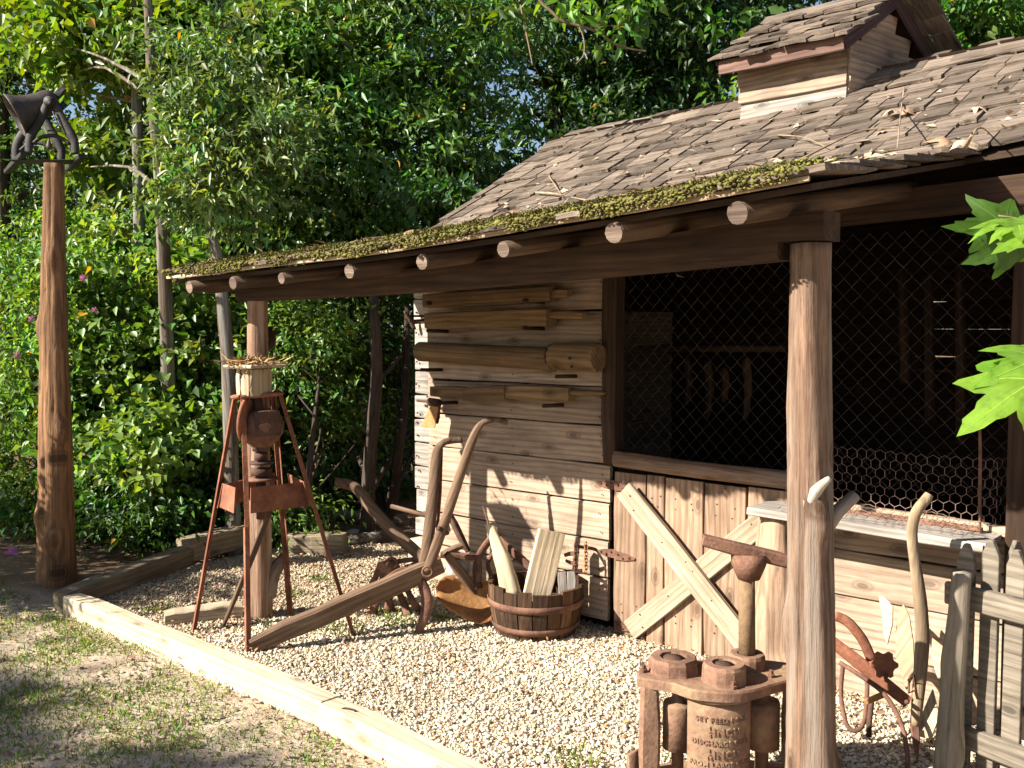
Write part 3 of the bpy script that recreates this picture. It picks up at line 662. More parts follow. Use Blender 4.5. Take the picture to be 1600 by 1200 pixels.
# roof: sheathing, then shingles course by course
def sheet(fn, x0, x1, nx, t0, t1, nt_, off, flip=False):
    v = []; f = []
    for j in range(nt_ + 1):
        for i in range(nx + 1):
            X = x0 + (x1 - x0) * i / nx; p = fn(X, t0 + (t1 - t0) * j / nt_); v.append(p + V(0, 0, off)); 
    n = (nx + 1) * (nt_ + 1)
    v += [p - V(0, 0, .02) for p in v]
    for j in range(nt_):
        for i in range(nx):
            a = j * (nx + 1) + i; q = (a, a + 1, a + nx + 2, a + nx + 1); f.append(q); f.append(tuple(k + n for k in q[::-1]))
    ring = [i for i in range(nx + 1)] + [(j + 1) * (nx + 1) - 1 for j in range(1, nt_ + 1)] + [nt_ * (nx + 1) + i for i in range(nx - 1, -1, -1)] + [j * (nx + 1) for j in range(nt_ - 1, 0, -1)]
    for a, b in zip(ring, ring[1:] + ring[:1]): f.append((b, a, a + n, b + n))
    return v, f
def backr(X, t): return V(X, YR + (YR + .15) * t, zr(X) * (1 - t) + (zl(X) - .05) * t)
roof = joined('roof', [sheet(porch, -1.84, 1.68, 12, .01, 1.0, 3, 0), sheet(mainr, -1.55, 2.7, 6, 0.0, 1, 2, .002), sheet(backr, -1.55, 2.7, 6, 0, 1, 2, .002)], 'inner_dark', shed)
plank('eave_board', porch(-1.85, -.015) + V(0, 0, .012), porch(-.1, -.015) + V(0, 0, .012), .012, .018, 'pale', roof, seg=6)
plank('eave_board', porch(-.09, -.015) + V(0, 0, .012), porch(1.69, -.015) + V(0, 0, .012), .012, .02, 'handle_pale', roof, seg=6)
def shingle_mesh(w, L, t):
    n = 3; v = []; f = []; e = [U(-.010, .010) for _ in range(n + 1)]; cup = U(-.004, .006)
    for (y, th) in ((0, t), (L * .5, t * .75), (L, t * .3)):
        for i in range(n + 1):
            x = (i / n - .5) * w; yy = y + (e[i] if y == 0 else 0); c = cup * (1 - (2 * i / n - 1) ** 2) + U(-.0012, .0012)
            v.append((x, yy, c)); v.append((x, yy, c + th))
    r = 2 * (n + 1)
    for j in range(2):
        for i in range(n):
            a = j * r + 2 * i; f.append((a + 1, a + 3, a + 3 + r, a + 1 + r)); f.append((a, a + r, a + r + 2, a + 2))
        f.append((j * r, j * r + 1, j * r + 1 + r, j * r + r)); k = j * r + 2 * n; f.append((k, k + r, k + r + 1, k + 1))
    for i in range(n): a = 2 * i; f.append((a, a + 2, a + 3, a + 1))
    return v, f
variants = {}
for wq in range(7, 22):
    for k in range(4): variants[(wq, k)] = shingle_mesh(wq / 100 - .006, .42, U(.012, .021))
shing = []
def course(fn, x0, x1, tpos, ey_t, first=False, lift=.0):
    X = x0 + U(-.02, .02)
    while X < x1:
        wq = random.randint(8, 20); w = wq / 100
        if X + w > x1 + .03: w = max(.07, x1 + .01 - X); wq = int(min(21, max(7, round(w * 100))))
        xc = X + w / 2; a = fn(xc, tpos); b = fn(xc, tpos + ey_t); ex = (fn(xc + .05, tpos) - fn(xc - .05, tpos)).normalized(); ey = (b - a).normalized()
        nz = ex.cross(ey).normalized(); ey = nz.cross(ex)
        tilt = .052 + U(-.012, .016) + lift; tw = U(-.025, .025)
        R0 = Matrix((( ex.x, ey.x, nz.x), (ex.y, ey.y, nz.y), (ex.z, ey.z, nz.z)))
        R1 = R0 @ Matrix.Rotation(-tilt, 3, 'X') @ Matrix.Rotation(tw, 3, 'Z')
        o = a + nz * (.03 + U(-.003, .006)) - ey * U(-.022, .022)
        shing.append((o, R1, (wq, random.randint(0, 3)))); X += w
for j in range(9): course(porch, -1.86, 1.70, -.025 + j * .118, .05)
for j in range(9): course(mainr, -1.57, 2.7, .0 + j * .112, .05)
def shown(s):
    o, R1, k = s; w = k[0] / 100; pr = []
    for x, y in ((-w / 2, 0), (w / 2, 0), (w / 2, .13), (-w / 2, .13)):
        p = o + R1 @ V(x, y, .015) - CAM; d = p.dot(FW)
        if d < .2: return 0
        pr.append((p.dot(RT) / d, p.dot(CU) / d))
    if not any(abs(a) < .55 and abs(b) < .42 for a, b in pr): return 0
    return abs(sum(pr[i][0] * pr[(i + 1) % 4][1] - pr[(i + 1) % 4][0] * pr[i][1] for i in range(4)))
shing.sort(key=shown, reverse=True)
vm = {}
for s in shing[:300]:
    if s[2] not in vm: me = mesh('shingle', *variants[s[2]]); vm[s[2]] = me
    link('shingle', vm[s[2]], 'shingle', roof, Matrix.Translation(s[0]) @ s[1].to_4x4())
geos = []
for s in shing[300:]:
    v, f = variants[s[2]]; geos.append(([s[0] + s[1] @ V(*p) for p in v], f))
for j in range(9):                                       # back slope, out of sight
    for i in range(28):
        X = -1.5 + i * .15; a = backr(X, 1 - j * .11)
        geos.append(([a + V(x, y, .02 + (0 if y < 0 else .0)) + V(0, 0, -.53 * (y)) for x in (-.07, .07) for y in (-.25, 0)], [(0, 1, 3, 2)]))
rs = joined('shingle', geos, 'shingle', roof); rs['kind'] = 'stuff'
for X in np.arange(-1.55, 2.65, .17):                    # ridge cap shingles
    a = mainr(X, .93) + V(0, 0, .045); plank('ridge_shingle', a + V(0, 0, .012), a + V(.25, 0, .02 + U(0, .01)), .17, .014, 'shingle', roof, up=(0, -.5, .85), cham=.003, seg=2)

# moss along the eave
def moss():
    bm = bmesh.new(); bmesh.ops.create_icosphere(bm, subdivisions=1, radius=1); bv = np.array([v.co[:] for v in bm.verts]); bf = np.array([[v.index for v in f.verts] for f in bm.faces]); bm.free()
    Vv = []; Ff = []; C = []; off = 0
    for i in range(6500):
        X = U(-1.84, 1.68); dens = .5 + .5 * math.sin(3.1 * X + 1) * math.sin(1.3 * X) + (.35 if .2 < X < 1.6 else 0)
        s = abs(random.gauss(0, .035)) if random.random() < .75 else U(0, .22)
        if random.random() > dens + .25: continue
        p = porch(X, s - .032) + V(0, U(-.006, .004), .045 + .02 * (s > .04) + U(-.008, .008)); r = U(.0035, .0095) * (1.25 if s < .02 else .9)
        v = bv * np.array([r * U(.9, 1.9), r, r * U(.5, .95)]) * (1 + rng.normal(0, .32, (len(bv), 1))) + np.array(p)
        Vv.append(v); Ff.append(bf + off); off += len(v)
        g = random.random(); yellow = .5 + .5 * math.sin(2.3 * X)
        c = np.array([.10, .10, .035]) * (1 - g) + np.array([.21, .205, .045]) * g if random.random() < .45 + .4 * (X > 0) else np.array([.13, .10, .06]) * U(.6, 1.3)
        C.append(np.tile(c, (len(v), 1)))
    for i in range(3800):
        X = U(-1.6, 1.67); patch = math.sin(9.1 * X + 1) * math.sin(4.3 * X) + .5 * math.sin(21 * X)
        if patch < U(-.5, .7) - (.3 if .2 < X < 1.5 else 0): continue
        p = porch(X, -.036) + V(0, U(-.012, .006), U(.018, .06) - .010 * max(0, patch)); r = U(.0028, .0065)
        v = bv * np.array([r * U(.9, 1.6), r, r * U(.6, 1.1)]) * (1 + rng.normal(0, .34, (len(bv), 1))) + np.array(p); Vv.append(v); Ff.append(bf + off); off += len(v); g = random.random()
        C.append(np.tile((np.array([.11, .085, .045]) * (1 - g) + np.array([.19, .185, .045]) * g) * U(.6, 1.2), (len(v), 1)))
    o = link('moss', np_mesh('moss', np.concatenate(Vv), np.concatenate(Ff), np.concatenate(C)), 'moss', roof); tag(o, 'yellow green moss cushions along the porch eave', kind='stuff')
    # tufts
    n = 40000; X = rng.uniform(-1.8, 1.66, n); s = np.abs(rng.normal(0, .04, n)); pp = np.array([porch(a, b - .03) for a, b in zip(X, s)]) + np.stack([np.zeros(n), np.zeros(n), rng.uniform(.03, .07, n)], 1)
    k = rng.random(n) < (.3 + .5 * np.sin(3.1 * X + 1) * np.sin(1.3 * X) + .4 * ((X > .1) & (X < 1.6))) * (.35 + .9 * (np.sin(23 * X) * np.sin(13.7 * X + 1) > -.15)); pp = pp[k]; n = len(pp)
    d = rng.normal(0, .8, (n, 3)) + np.array([0, -.6, .5]); v, f = leaf_geo(pp, d, rng.normal(0, 1, (n, 3)), rng.uniform(.008, .022, n), rng.uniform(.003, .007, n))
    c = np.array([.19, .195, .045]) * rng.uniform(.35, 1.35, (n, 1)); bn = rng.random(n) < .35; c[bn] = np.array([.15, .11, .06]) * rng.uniform(.5, 1.3, (bn.sum(), 1))
    o = link('moss', np_mesh('moss', v, f, np.repeat(c, 4, 0)), 'moss', roof); tag(o, 'fine moss tufts on the eave shingles', kind='stuff')
moss()

# the cupola astride the ridge
CX0, CX1, CY0, CY1 = .12, .735, 1.08, 1.82; YC = 1.45
def sk(Y): return .16 * (Y - 1.0)
cq = ((CX0 + .02, CY0 + .03), (CX1 - .03, CY0 + .03), (CX1 - .03, CY1 - .03), (CX0 + .02, CY1 - .03))
cup = joined('cupola', [([V(x + sk(y), y, z) for z in (2.6, 3.12) for x, y in cq] + [V(CX0 + .02 + sk(YC), YC, 3.36), V(CX1 - .03 + sk(YC), YC, 3.36)], [(0, 1, 5, 4), (1, 2, 6, 5), (2, 3, 7, 6), (3, 0, 4, 7), (4, 5, 9, 8), (6, 7, 8, 9), (5, 6, 9), (7, 4, 8)])], 'darkbeam', shed)
zc = [2.735, 2.885, 2.985, 3.09]
for i, (a, b) in enumerate(zip(zc[:-1], zc[1:])):
    plank('board', (CX0 - .012 * i, CY0 - .004, (a + b) / 2 - .008), (CX1 + .012, CY0 - .004, (a + b) / 2 + .004), .022, b - a + .008, 'board' if i else 'strip', cup, up=(0, .16, 1), seg=3, cham=.003)
def gab(Xg, s):
    for i in range(7):
        z = 2.78 + .1 * i; half = .475 if z < 3.03 else .475 - (z - 3.03) / .66
        if half < .07: continue
        y0 = max(1.085, YC - half); y1 = YC + half; zlow = z - .05
        if zlow < zr(Xg) - .56 * (1.4 - y0) - .1: y0 = max(y0, 1.4 - (zr(Xg) - zlow + .02) / .56)
        plank('board', (Xg + sk(y0), y0, z), (Xg + sk(y1), y1, z), .02, .112, 'board', cup, up=(.16 * s, 0, 1), seg=2, cham=.003)
gab(CX1 + .0, 1); gab(CX0 + .0, -1)
RX0, RX1 = .045, .785; EZ = 3.115; EY0 = .955; PZ = 3.43
def cpr(X, t): y = EY0 + (YC - EY0) * t; return V(X + sk(y), y, EZ + (PZ - EZ) * t)
def cpb(X, t): y = 2 * YC - EY0 - (YC - EY0) * t; return V(X + sk(y), y, EZ + (PZ - EZ) * t)
croof = joined('cupola_roof', [sheet(cpr, RX0, RX1, 2, 0, 1, 1, 0), sheet(cpb, RX0, RX1, 2, 0, 1, 1, 0)], 'darkbeam', shed)
plank('fascia', (RX0 + .0, EY0 - .006, EZ - .046), (RX1 - .005, EY0 - .006, EZ - .036), .018, .085, 'fascia', croof)
for s, fn in ((1, cpr), (-1, cpb)):
    plank('rake_board', fn(RX1 + .004, -.01) + V(0, 0, -.035), fn(RX1 + .004, 1) + V(0, 0, -.035), .018, .08, 'rakeboard', croof)
    plank('rake_board', fn(RX0 - .004, 0) + V(0, 0, -.035), fn(RX0 - .004, 1) + V(0, 0, -.035), .018, .07, 'rakeboard', croof)
n0 = len(shing)
for j in range(5): course(cpr, RX0 - .03, RX1 + .02, -.08 + j * .2, .05, lift=.07)
for s in shing[n0:]: link('shingle', vm.setdefault(s[2], mesh('shingle', *variants[s[2]])), 'shingle', croof, Matrix.Translation(s[0] - V(0, 0, .012)) @ (s[1] @ Matrix.Diagonal((1, .55, 1))).to_4x4())
n0 = len(shing)
for j in range(5):
    for i in range(7):
        X = RX0 + .065 + i * .13; a = cpb(X, j * .2 - .05); b = cpb(X, min(.98, j * .2 + .4))
        plank('shingle', a + V(0, 0, .035), b + V(0, 0, .018), .125, .014, 'shingle', croof, up=(0, .55, .8), seg=1, cham=.003)
plank('ridge_shingle', cpr(RX0 - .02, .9) + V(0, 0, .035), cpr(RX1 + .02, .9) + V(0, 0, .035), .11, .016, 'shingle', croof, up=(0, -.55, .8))
# ------------------------------------------------------------------ landscape timbers
def timber(label, p0, p1, w, h, mat, **kw):
    p0 = Vector(p0); p1 = Vector(p1); t = plank('landscape_timber', p0, p1, w, h, mat, None, seg=8, jit=.004, cham=.008, **kw)
    return tag(t, label, 'timber', 'timbers edging the gravel yard')
timber('long sunlit timber running from the corner to the split joint', (-2.52, -1.70, .025), (-.20, -1.69, .028), .11, .12, 'timber')
timber('nearest sunlit timber with an iron staple by its cracked end', (-.185, -1.705, .034), (1.9, -1.85, .034), .112, .12, 'timber')
timber('shaded old timber leading back from the yard corner', (-2.57, -1.74, .03), (-2.93, -.72, .07), .12, .13, 'oldtimber')
timber('raised brown timber with a pale sawn end under the small tree', (-2.93, -.78, .10), (-3.02, -.06, .13), .15, .15, 'oldtimber')
timber('short low timber beside the foot of the bird box post', (-1.88, -1.49, .025), (-1.70, -1.13, .03), .11, .08, 'timber')
timber('dark mossy timber lying beyond the bird box post', (-2.75, -.1, .06), (-2.4, .15, .07), .14, .14, 'oldtimber')
st = tube('staple', spline([gnd(534, 1108, .09), gnd(540, 1106, .099), gnd(556, 1110, .099), gnd(553, 1113, .09)], 3), .003, 'rust_dark', None, 6)
tag(st, 'thin iron staple driven into the nearest timber', 'staple')

# ------------------------------------------------------------------ bell on its post
bp0 = V(-3.25, -1.474, gz(-3.25, -1.474) - .03); bp1 = V(-3.18, -1.44, 2.585)
bpost = natural_post('bell_post', bp0, bp1, .118, .060, 'cedar', None, cracks=14, lumps=((.12, 3.6, .35), (.17, 2.6, .3), (.38, 4.2, .3), (.55, 4.0, .12), (.62, 2.2, .3), (.78, 3.6, .35), (.3, .6, .25)), seg=80, n=48, amp=.07, lean=.012)
tag(bpost, 'tall peeled cedar trunk post carrying the iron bell', 'post')
D = 5.98; M['bellskin'] = rust('bell_skin_iron', (0.028, 0.023, 0.02), (0.045, 0.037, 0.031), (0.07, 0.056, 0.046), rough=0.55, scale=6)
def B(zx, zy, d=0.0): return at(zx / 6.667, 120 + zy / 6.667, D + d)    # bearings read off an enlarged view
bell = thing('farm_bell', 'black cast iron farm bell tipped sideways on a trunk post', 'bell', bp1)
bo = B(590, 235, .12); axis_d = (B(220, 455, .12) - bo).normalized() * .9 - F0 * .40; axis_d.normalize()
prof = [(.0, 0), (.045, .0), (.068, .016), (.079, .05), (.081, .10), (.087, .15), (.101, .20), (.123, .243), (.139, .268), (.135, .276), (.118, .25), (.092, .20), (.078, .15), (.070, .08), (.06, .03), (.0, .02)]
lathe('bell_body', prof, 'bellskin', bell, axis_matrix(bo, axis_d), 36, cap=False)
LEGL = [(500, 262), (470, 320), (425, 440), (345, 565), (306, 660), (300, 800)]; LEGR = [(560, 262), (600, 340), (655, 455), (735, 600), (776, 690), (778, 805)]
for d, ox, oy in ((0.0, 0, 0), (.25, -140, 78)):
    for seq in (LEGL, LEGR):
        q = spline([B(x + ox, y + oy, d) for x, y in seq], 5); tube('stand_leg', q, lerp_list([.022, .024, .028, .032, .028, .024], len(q)), 'bell', bell, 9, flat=.45, upv=RT)
    q = spline([B(x + ox, y + oy, d) for x, y in ((352, 690), (430, 630), (540, 612), (640, 640), (728, 700))], 4); tube('stand_arch', q, .012, 'bell', bell, 8)
    lathe('axle_boss', [(.0, -.03), (.034, -.03), (.034, .03), (.0, .03)], 'bell', bell, axis_matrix(B(530 + ox, 268 + oy, d), F0), 14, cap=False)
tube('axle', [B(530, 275, -.04), B(400, 345, .28)], .014, 'bell', bell, 10)
plank('yoke', B(520, 290, .02), B(420, 330, .24), .05, .05, 'bell', bell); plank('yoke_arm', B(545, 250, .1), B(670, 115, .1), .045, .03, 'bell', bell, up=F0)
tube('yoke_weight', [B(600, 300, .12), B(655, 350, .14)], [.05, .045], 'bell', bell, 12)
tube('clapper', [B(480, 330, .12), B(260, 470, .06), B(235, 490, .05)], [.008, .008, .022], 'bell', bell, 8)
tube('clapper_spring', [B(550, 360, -.02), B(632, 560, -.02), B(500, 562, 0)], .005, 'bell', bell, 6)
plank('base_bar', B(250, 800, -.03), B(78, 985, .30), .035, .05, 'bell', bell, up=F0); plank('base_bar', B(860, 825, -.03), B(715, 965, .30), .035, .05, 'bell', bell, up=F0)
plank('base_plate', B(150, 885, .1), B(790, 885, .1), .14, .012, 'bell', bell)
lathe('clapper_ball', [(.0, -.022), (.012, -.018), (.02, -.004), (.016, .01), (.007, .034), (.006, .055), (0, .055)], 'wire', bell, axis_matrix(B(512, 725, -.02), UP), 12, cap=False)

# ------------------------------------------------------------------ rusty tower stand
tw = thing('iron_tower_stand', 'red rusty four-legged steel tower stand with a wide band round its middle', 'stand', (-1.31, -1.206, 0))
corners = [V(-1.66, -1.464, 0), V(-1.127, -1.476, 0), V(-.952, -.936, 0), V(-1.497, -.949, 0)]
ctr_ = sum(corners, Vector()) / 4; TZ = 1.245
tops = [at(363, 620, 5.02), at(376, 620, 4.9), at(441, 615, 5.0), at(428, 612, 5.13)]
def legp(i, z): t = z / TZ; return corners[i].lerp(tops[i], t)
def angle_bar(a, b, c, w=.024, t=.004):                        # L-section bar from a to b, corner facing away from c
    d = (b - a).normalized(); out = ((a + b) / 2 - c); out = (out - d * out.dot(d)).normalized(); s = d.cross(out)
    e1 = (out + s).normalized(); e2 = (out - s).normalized(); v = []
    for p in (a, b):
        for q in (V(0, 0, 0), -e1 * w, -e1 * w - e2 * t, -e1 * t - e2 * t, -e2 * w - e1 * t, -e2 * w): v.append(p + q)
    f = [(k, (k + 1) % 6, 6 + (k + 1) % 6, 6 + k) for k in range(6)] + [(5, 4, 3, 2, 1, 0), (6, 7, 8, 9, 10, 11)]
    return v, f
for i in range(4):
    b = tops[i]; a = corners[i] + V(0, 0, -.02)
    if i == 1: geo = [angle_bar(a, legp(1, .6) + V(.012, 0, 0), ctr_), angle_bar(legp(1, .6) + V(.012, 0, 0), b, ctr_ + V(0, 0, .6))]
    else: geo = [angle_bar(a, b, ctr_ + V(0, 0, .6))]
    joined('leg', geo, 'rust_red', tw)
for i in range(4):                                           # wide band
    j = (i + 1) % 4; z0, z1 = .665, .79
    out = ((corners[i] + corners[j]) / 2 - ctr_); out.z = 0; out.normalize()
    a, b = legp(i, z0) + out * .006, legp(j, z0) + out * .006; c, d = legp(j, z1) + out * .006, legp(i, z1) + out * .006
    plate('band_plate', [a, b, c, d], .005, 'rust_red', tw, normal=(out + V(0, 0, .15)))
for i in range(4):
    j = (i + 1) % 4; plank('top_bar', tops[i], tops[j], .03, .022, 'rust_red', tw)
gb = at(408, 668, 5.02)
lathe('gear_housing', [(.0, -.13), (.035, -.12), (.05, -.10), (.085, -.07), (.112, -.03), (.118, .02), (.105, .06), (.08, .085), (.03, .10), (0, .1)], 'rust', tw, axis_matrix(gb, UP), 20, cap=False)
lathe('gear_disc', [(.0, -.012), (.10, -.012), (.112, -.004), (.112, .01), (.0, .016)], 'rust_red', tw, axis_matrix(at(384, 655, 4.95), (-.75, -.6, .1)), 24, cap=False)
plank('cover_plate', at(398, 663, 4.90), at(438, 660, 4.96), .016, .135, 'rust_dark', tw, up=UP)
for (y, r, h) in ((712, .045, .05), (728, .034, .04), (738, .06, .012), (752, .055, .035), (763, .085, .012)):
    lathe('shaft_collar', [(0, -h / 2), (r, -h / 2), (r, h / 2), (0, h / 2)], 'rust_dark' if r < .07 else 'rust', tw, axis_matrix(at(408, y - 15, 5.02), UP), 18, cap=False)
lathe('shaft', [(.026, -.12), (.026, .12)], 'rust_dark', tw, axis_matrix(at(408, 775, 5.02), UP), 12)
plank('hanger_bar', tops[0].lerp(tops[1], .5), tops[3].lerp(tops[2], .5), .03, .02, 'rust_dark', tw)
tube('hanger_rod', [at(400, 618, 5.02), at(406, 660, 5.02)], .03, 'rust_dark', tw, 10)
# bird box on the top of the stand
bx = thing('bird_box', 'pale weathered bird box with a hole and straw on its flat roof', 'bird box', at(398, 617, 4.99))
c0 = at(398, 597, 4.98)
plank('box_body', c0 + V(0, 0, -.068), c0 + V(0, 0, .068), .13, .13, 'pale', bx, up=(0, -1, 0), seg=4, jit=.004)
fr = V(0, -1, 0)
lathe('entrance_hole_disc', [(.0, -.004), (.014, -.004), (.014, .003), (.0, .003)], 'hole', bx, axis_matrix(c0 + V(-.03, -.066, .035), fr), 14, cap=False)
plank('front_slat', c0 + V(-.045, -.069, -.066), c0 + V(-.045, -.069, .066), .035, .008, 'pale', bx, up=fr); plank('front_slat', c0 + V(.03, -.069, -.066), c0 + V(.03, -.069, .055), .05, .008, 'handle_pale', bx, up=fr)
rp = c0 + V(0, 0, .082); plank('flat_roof', rp + V(-.12, .0, 0), rp + V(.13, .0, .004), .23, .022, 'pale', bx, seg=3)
n = 420; pp = np.array(rp) + np.stack([rng.normal(.01, .055, n), rng.normal(-.02, .055, n), rng.uniform(.014, .034, n)], 1)
d = rng.normal(0, 1, (n, 3)) * np.array([1, 1, .22]); v, f = leaf_geo(pp, d, rng.normal(0, 1, (n, 3)), rng.uniform(.04, .1, n), np.full(n, .004))
o = link('straw', np_mesh('straw', v, f, np.repeat(np.array([.42, .27, .12]) * rng.uniform(.5, 1.2, (n, 1)), 4, 0)), 'litter', bx); o['kind'] = 'stuff'
# stick leaning between stand and post
stick = tube('leaning_stick', spline([at(348, 980, 5.10), at(390, 880, 5.12), at(422, 795, 5.14)], 4), lerp_list([.010, .015, .018, .018], 9), 'handle', None, 8, wob=.04)
tag(stick, 'thin round stick leaning against the post behind the tower stand', 'stick')

# ------------------------------------------------------------------ plow with the long beam
pl = thing('walking_plow', 'old walking plow with a long wooden beam reaching the tower stand', 'plow', (-.95, -1.0, 0))
plank('plow_beam', at(392, 1010, 4.70), at(690, 880, 5.02), .06, .095, 'handle', pl, up=UP, w1=.065, t1=.105, seg=6, jit=.004, cham=.012)
tube('plow_foot', spline([at(598, 908, 4.95), at(630, 890, 4.97), at(655, 905, 4.97), at(667, 935, 4.97), at(664, 962, 4.97), at(652, 990, 4.98)], 5), lerp_list([.012, .014, .022, .03, .03, .026, .018], 26), 'rust', pl, 8, flat=.45)
for pts, r in (([(663, 880, 5.0), (668, 850, 5.0), (677, 770, 5.02), (682, 712, 5.04), (688, 696, 5.05), (700, 689, 5.07), (722, 688, 5.1)], .030), ([(668, 893, 4.97), (680, 858, 4.96), (700, 800, 4.94), (728, 715, 4.92), (744, 674, 4.92), (756, 660, 4.93), (775, 656, 4.95), (792, 660, 4.98)], .026)):
    q = spline([at(*p) for p in pts], 5); tube('plow_handle', q, lerp_list([r, r * 1.05, r, r * .9, r * .62, r * .6, r * .55], len(q)), 'handle', pl, 10, flat=.55, upv=RT, wob=.02)
tube('handle_rung', [at(680, 838, 5.0), at(700, 832, 4.95)], .012, 'handle', pl, 8)
tube('brace_rod', [at(690, 700, 5.06), at(688, 770, 5.05), at(680, 870, 5.03)], .008, 'rust_red', pl, 6)
tube('bolt', [at(686, 826, 4.93), at(686, 826, 4.90)], .014, 'rust_dark', pl, 8)
lathe('clevis_ring', [(.02, -.008), (.032, -.008), (.032, .008), (.02, .008), (.02, -.008)], 'rust', pl, axis_matrix(at(668, 893, 4.93), -F0), 12, cap=False)
# second implement: turning plow with the orange mouldboard
tp = thing('turning_plow', 'rusty turning plow with a broad orange mouldboard beside the barrel tub', 'plow', (-.66, -.42, 0))
v = []; f = []
for i in range(9):
    for j in range(7):
        s, t = i / 8, j / 6; top = [(681, 918), (690, 902), (712, 898), (738, 902), (762, 908), (776, 912)]
        bot = [(684, 935), (698, 948), (714, 958), (734, 970), (756, 976), (776, 962)]
        k = s * 5; a = int(min(4, k)); u = k - a
        tx = top[a][0] * (1 - u) + top[a + 1][0] * u; ty = top[a][1] * (1 - u) + top[a + 1][1] * u; bx_ = bot[a][0] * (1 - u) + bot[a + 1][0] * u; by = bot[a][1] * (1 - u) + bot[a + 1][1] * u
        x = tx * (1 - t) + bx_ * t; y = ty * (1 - t) + by * t
        v.append(at(x, y, 5.10 - .10 * t + .07 * s + .06 * math.sin(t * math.pi)))
for i in range(8):
    for j in range(6): a = i * 7 + j; f.append((a, a + 1, a + 8, a + 7))
o = link('mouldboard', mesh('mouldboard', v, f), 'rust_orange', tp, None, True); md = o.modifiers.new('solid', 'SOLIDIFY'); md.thickness = .006
plank('frame_bar', at(688, 868, 5.1), at(752, 872, 5.12), .03, .034, 'rust', tp); plank('frame_bar', at(748, 868, 5.1), at(748, 908, 5.1), .034, .03, 'rust', tp, up=F0)
tube('curved_standard', spline([at(778, 838, 5.2), at(764, 846, 5.18), at(750, 866, 5.16), at(744, 890, 5.16), at(748, 920, 5.14)], 4), .022, 'rust', tp, 8, flat=.5)
plank('handle_stub', at(690, 866, 5.12), at(722, 852, 5.16), .05, .03, 'handle', tp, up=UP); plank('handle_stub', at(700, 800, 5.3), at(732, 862, 5.22), .04, .03, 'rust_dark', tp)
v, f = lathe_geo([(.0, 0), (.07, .03), (.055, .12), (.05, .14)], 10); link('plow_share', mesh('plow_share', v, f), 'strip', tp, axis_matrix(at(712, 905, 5.2), (.2, .1, 1)))
plank('beam_stub', at(697, 865, 5.05), at(742, 925, 5.18), .05, .04, 'handle', tp, up=UP)
tube('tie_rod', spline([at(776, 858, 5.25), at(762, 880, 5.2), at(770, 905, 5.16)], 3), .012, 'rust', tp, 6)
plank('wall_brace', at(780, 842, 5.28), at(850, 905, 5.12), .03, .04, 'rust', tp)
# cultivator with tines
cu = thing('cultivator', 'rusty spring-tine cultivator with a bent grey wooden handle', 'cultivator', gnd(600, 955))
q = spline([at(524, 754, 5.35), at(545, 757, 5.34), at(562, 768, 5.33), at(578, 790, 5.31), at(610, 826, 5.25), at(645, 858, 5.2), at(664, 876, 5.16)], 5)
tube('cultivator_handle', q, lerp_list([.028, .03, .032, .034, .036, .034, .03], len(q)), 'handle', cu, 10, flat=.6, wob=.02)
for pts in ([(600, 884), (585, 905), (572, 930), (566, 948)], [(605, 885), (594, 915), (588, 940), (580, 962)], [(618, 880), (610, 915), (608, 940), (604, 960)], [(622, 885), (622, 920), (632, 945), (636, 962)], [(612, 885), (628, 905), (645, 940), (655, 955)], [(596, 888), (600, 925), (612, 950), (610, 965)]):
    q = spline([at(x, y, 5.33 - .015 * i + U(-.06, .06)) for i, (x, y) in enumerate(pts)], 4); tube('tine', q, lerp_list([.012, .018, .02, .03], len(q)), 'rust', cu, 6, flat=.3, upv=RT)
plate('bracket_plate', [at(583, 900, 5.28), at(590, 878, 5.28), at(612, 872, 5.3), at(626, 885, 5.3), at(612, 905, 5.28)], .012, 'rust', cu)
tube('draft_bar', spline([at(600, 882, 5.3), at(630, 876, 5.28), at(660, 873, 5.25), at(684, 872, 5.22)], 3), .014, 'rust', cu, 8)
tube('draft_bar', spline([at(615, 895, 5.25), at(650, 880, 5.22), at(680, 868, 5.2)], 3), .012, 'rust_dark', cu, 8)
tube('clevis', spline([at(600, 880, 5.26), at(612, 872, 5.25), at(622, 880, 5.25), at(612, 890, 5.26)], 3), .008, 'rust', cu, 6)
rk = thing('hay_rake_shafts', 'pair of thin dark shafts lying behind the plow by the wall corner', 'shafts', at(650, 800, 5.9))
tube('shaft', [at(612, 791, 6.0), at(668, 806, 5.75)], .014, 'handle', rk, 7); tube('shaft', [at(640, 806, 6.0), at(668, 802, 5.75)], .016, 'rust', rk, 7)

# ------------------------------------------------------------------ barrel tub and what stands in it
bc = V(-.325, -.245, 0); tub = thing('barrel_tub', 'dark half-barrel tub with two rusty hoops on the gravel', 'tub', bc)
ns = 20; H = .255
for k in range(ns):
    a0 = 2 * math.pi * k / ns + .012; a1 = 2 * math.pi * (k + 1) / ns - .012; v = []; f = []; top = H + U(-.012, .008); j = U(-.002, .002)
    for i in range(5):
        u = i / 4; r = .208 + .045 * u + .012 * math.sin(u * math.pi) + j; z = -.02 + u * (top + .02)
        for a in (a0, (a0 + a1) / 2, a1):
            v.append((r * math.cos(a), r * math.sin(a), z))
        for a in (a1, (a0 + a1) / 2, a0): v.append(((r - .02) * math.cos(a), (r - .02) * math.sin(a), z))
    for i in range(4):
        for q in range(6): f.append((i * 6 + q, i * 6 + (q + 1) % 6, i * 6 + 6 + (q + 1) % 6, i * 6 + 6 + q))
    f += [(24, 25, 26, 27, 28, 29), (5, 4, 3, 2, 1, 0)]
    am = (a0 + a1) / 2                                          # re-express so local x runs up the stave
    mw = axis_matrix(bc, (math.cos(am), math.sin(am), 0), (0, 0, 1)); inv = mw.inverted()
    link('stave', mesh('stave', [inv @ (Vector(p) + bc) for p in v], f), 'stave', tub, mw)
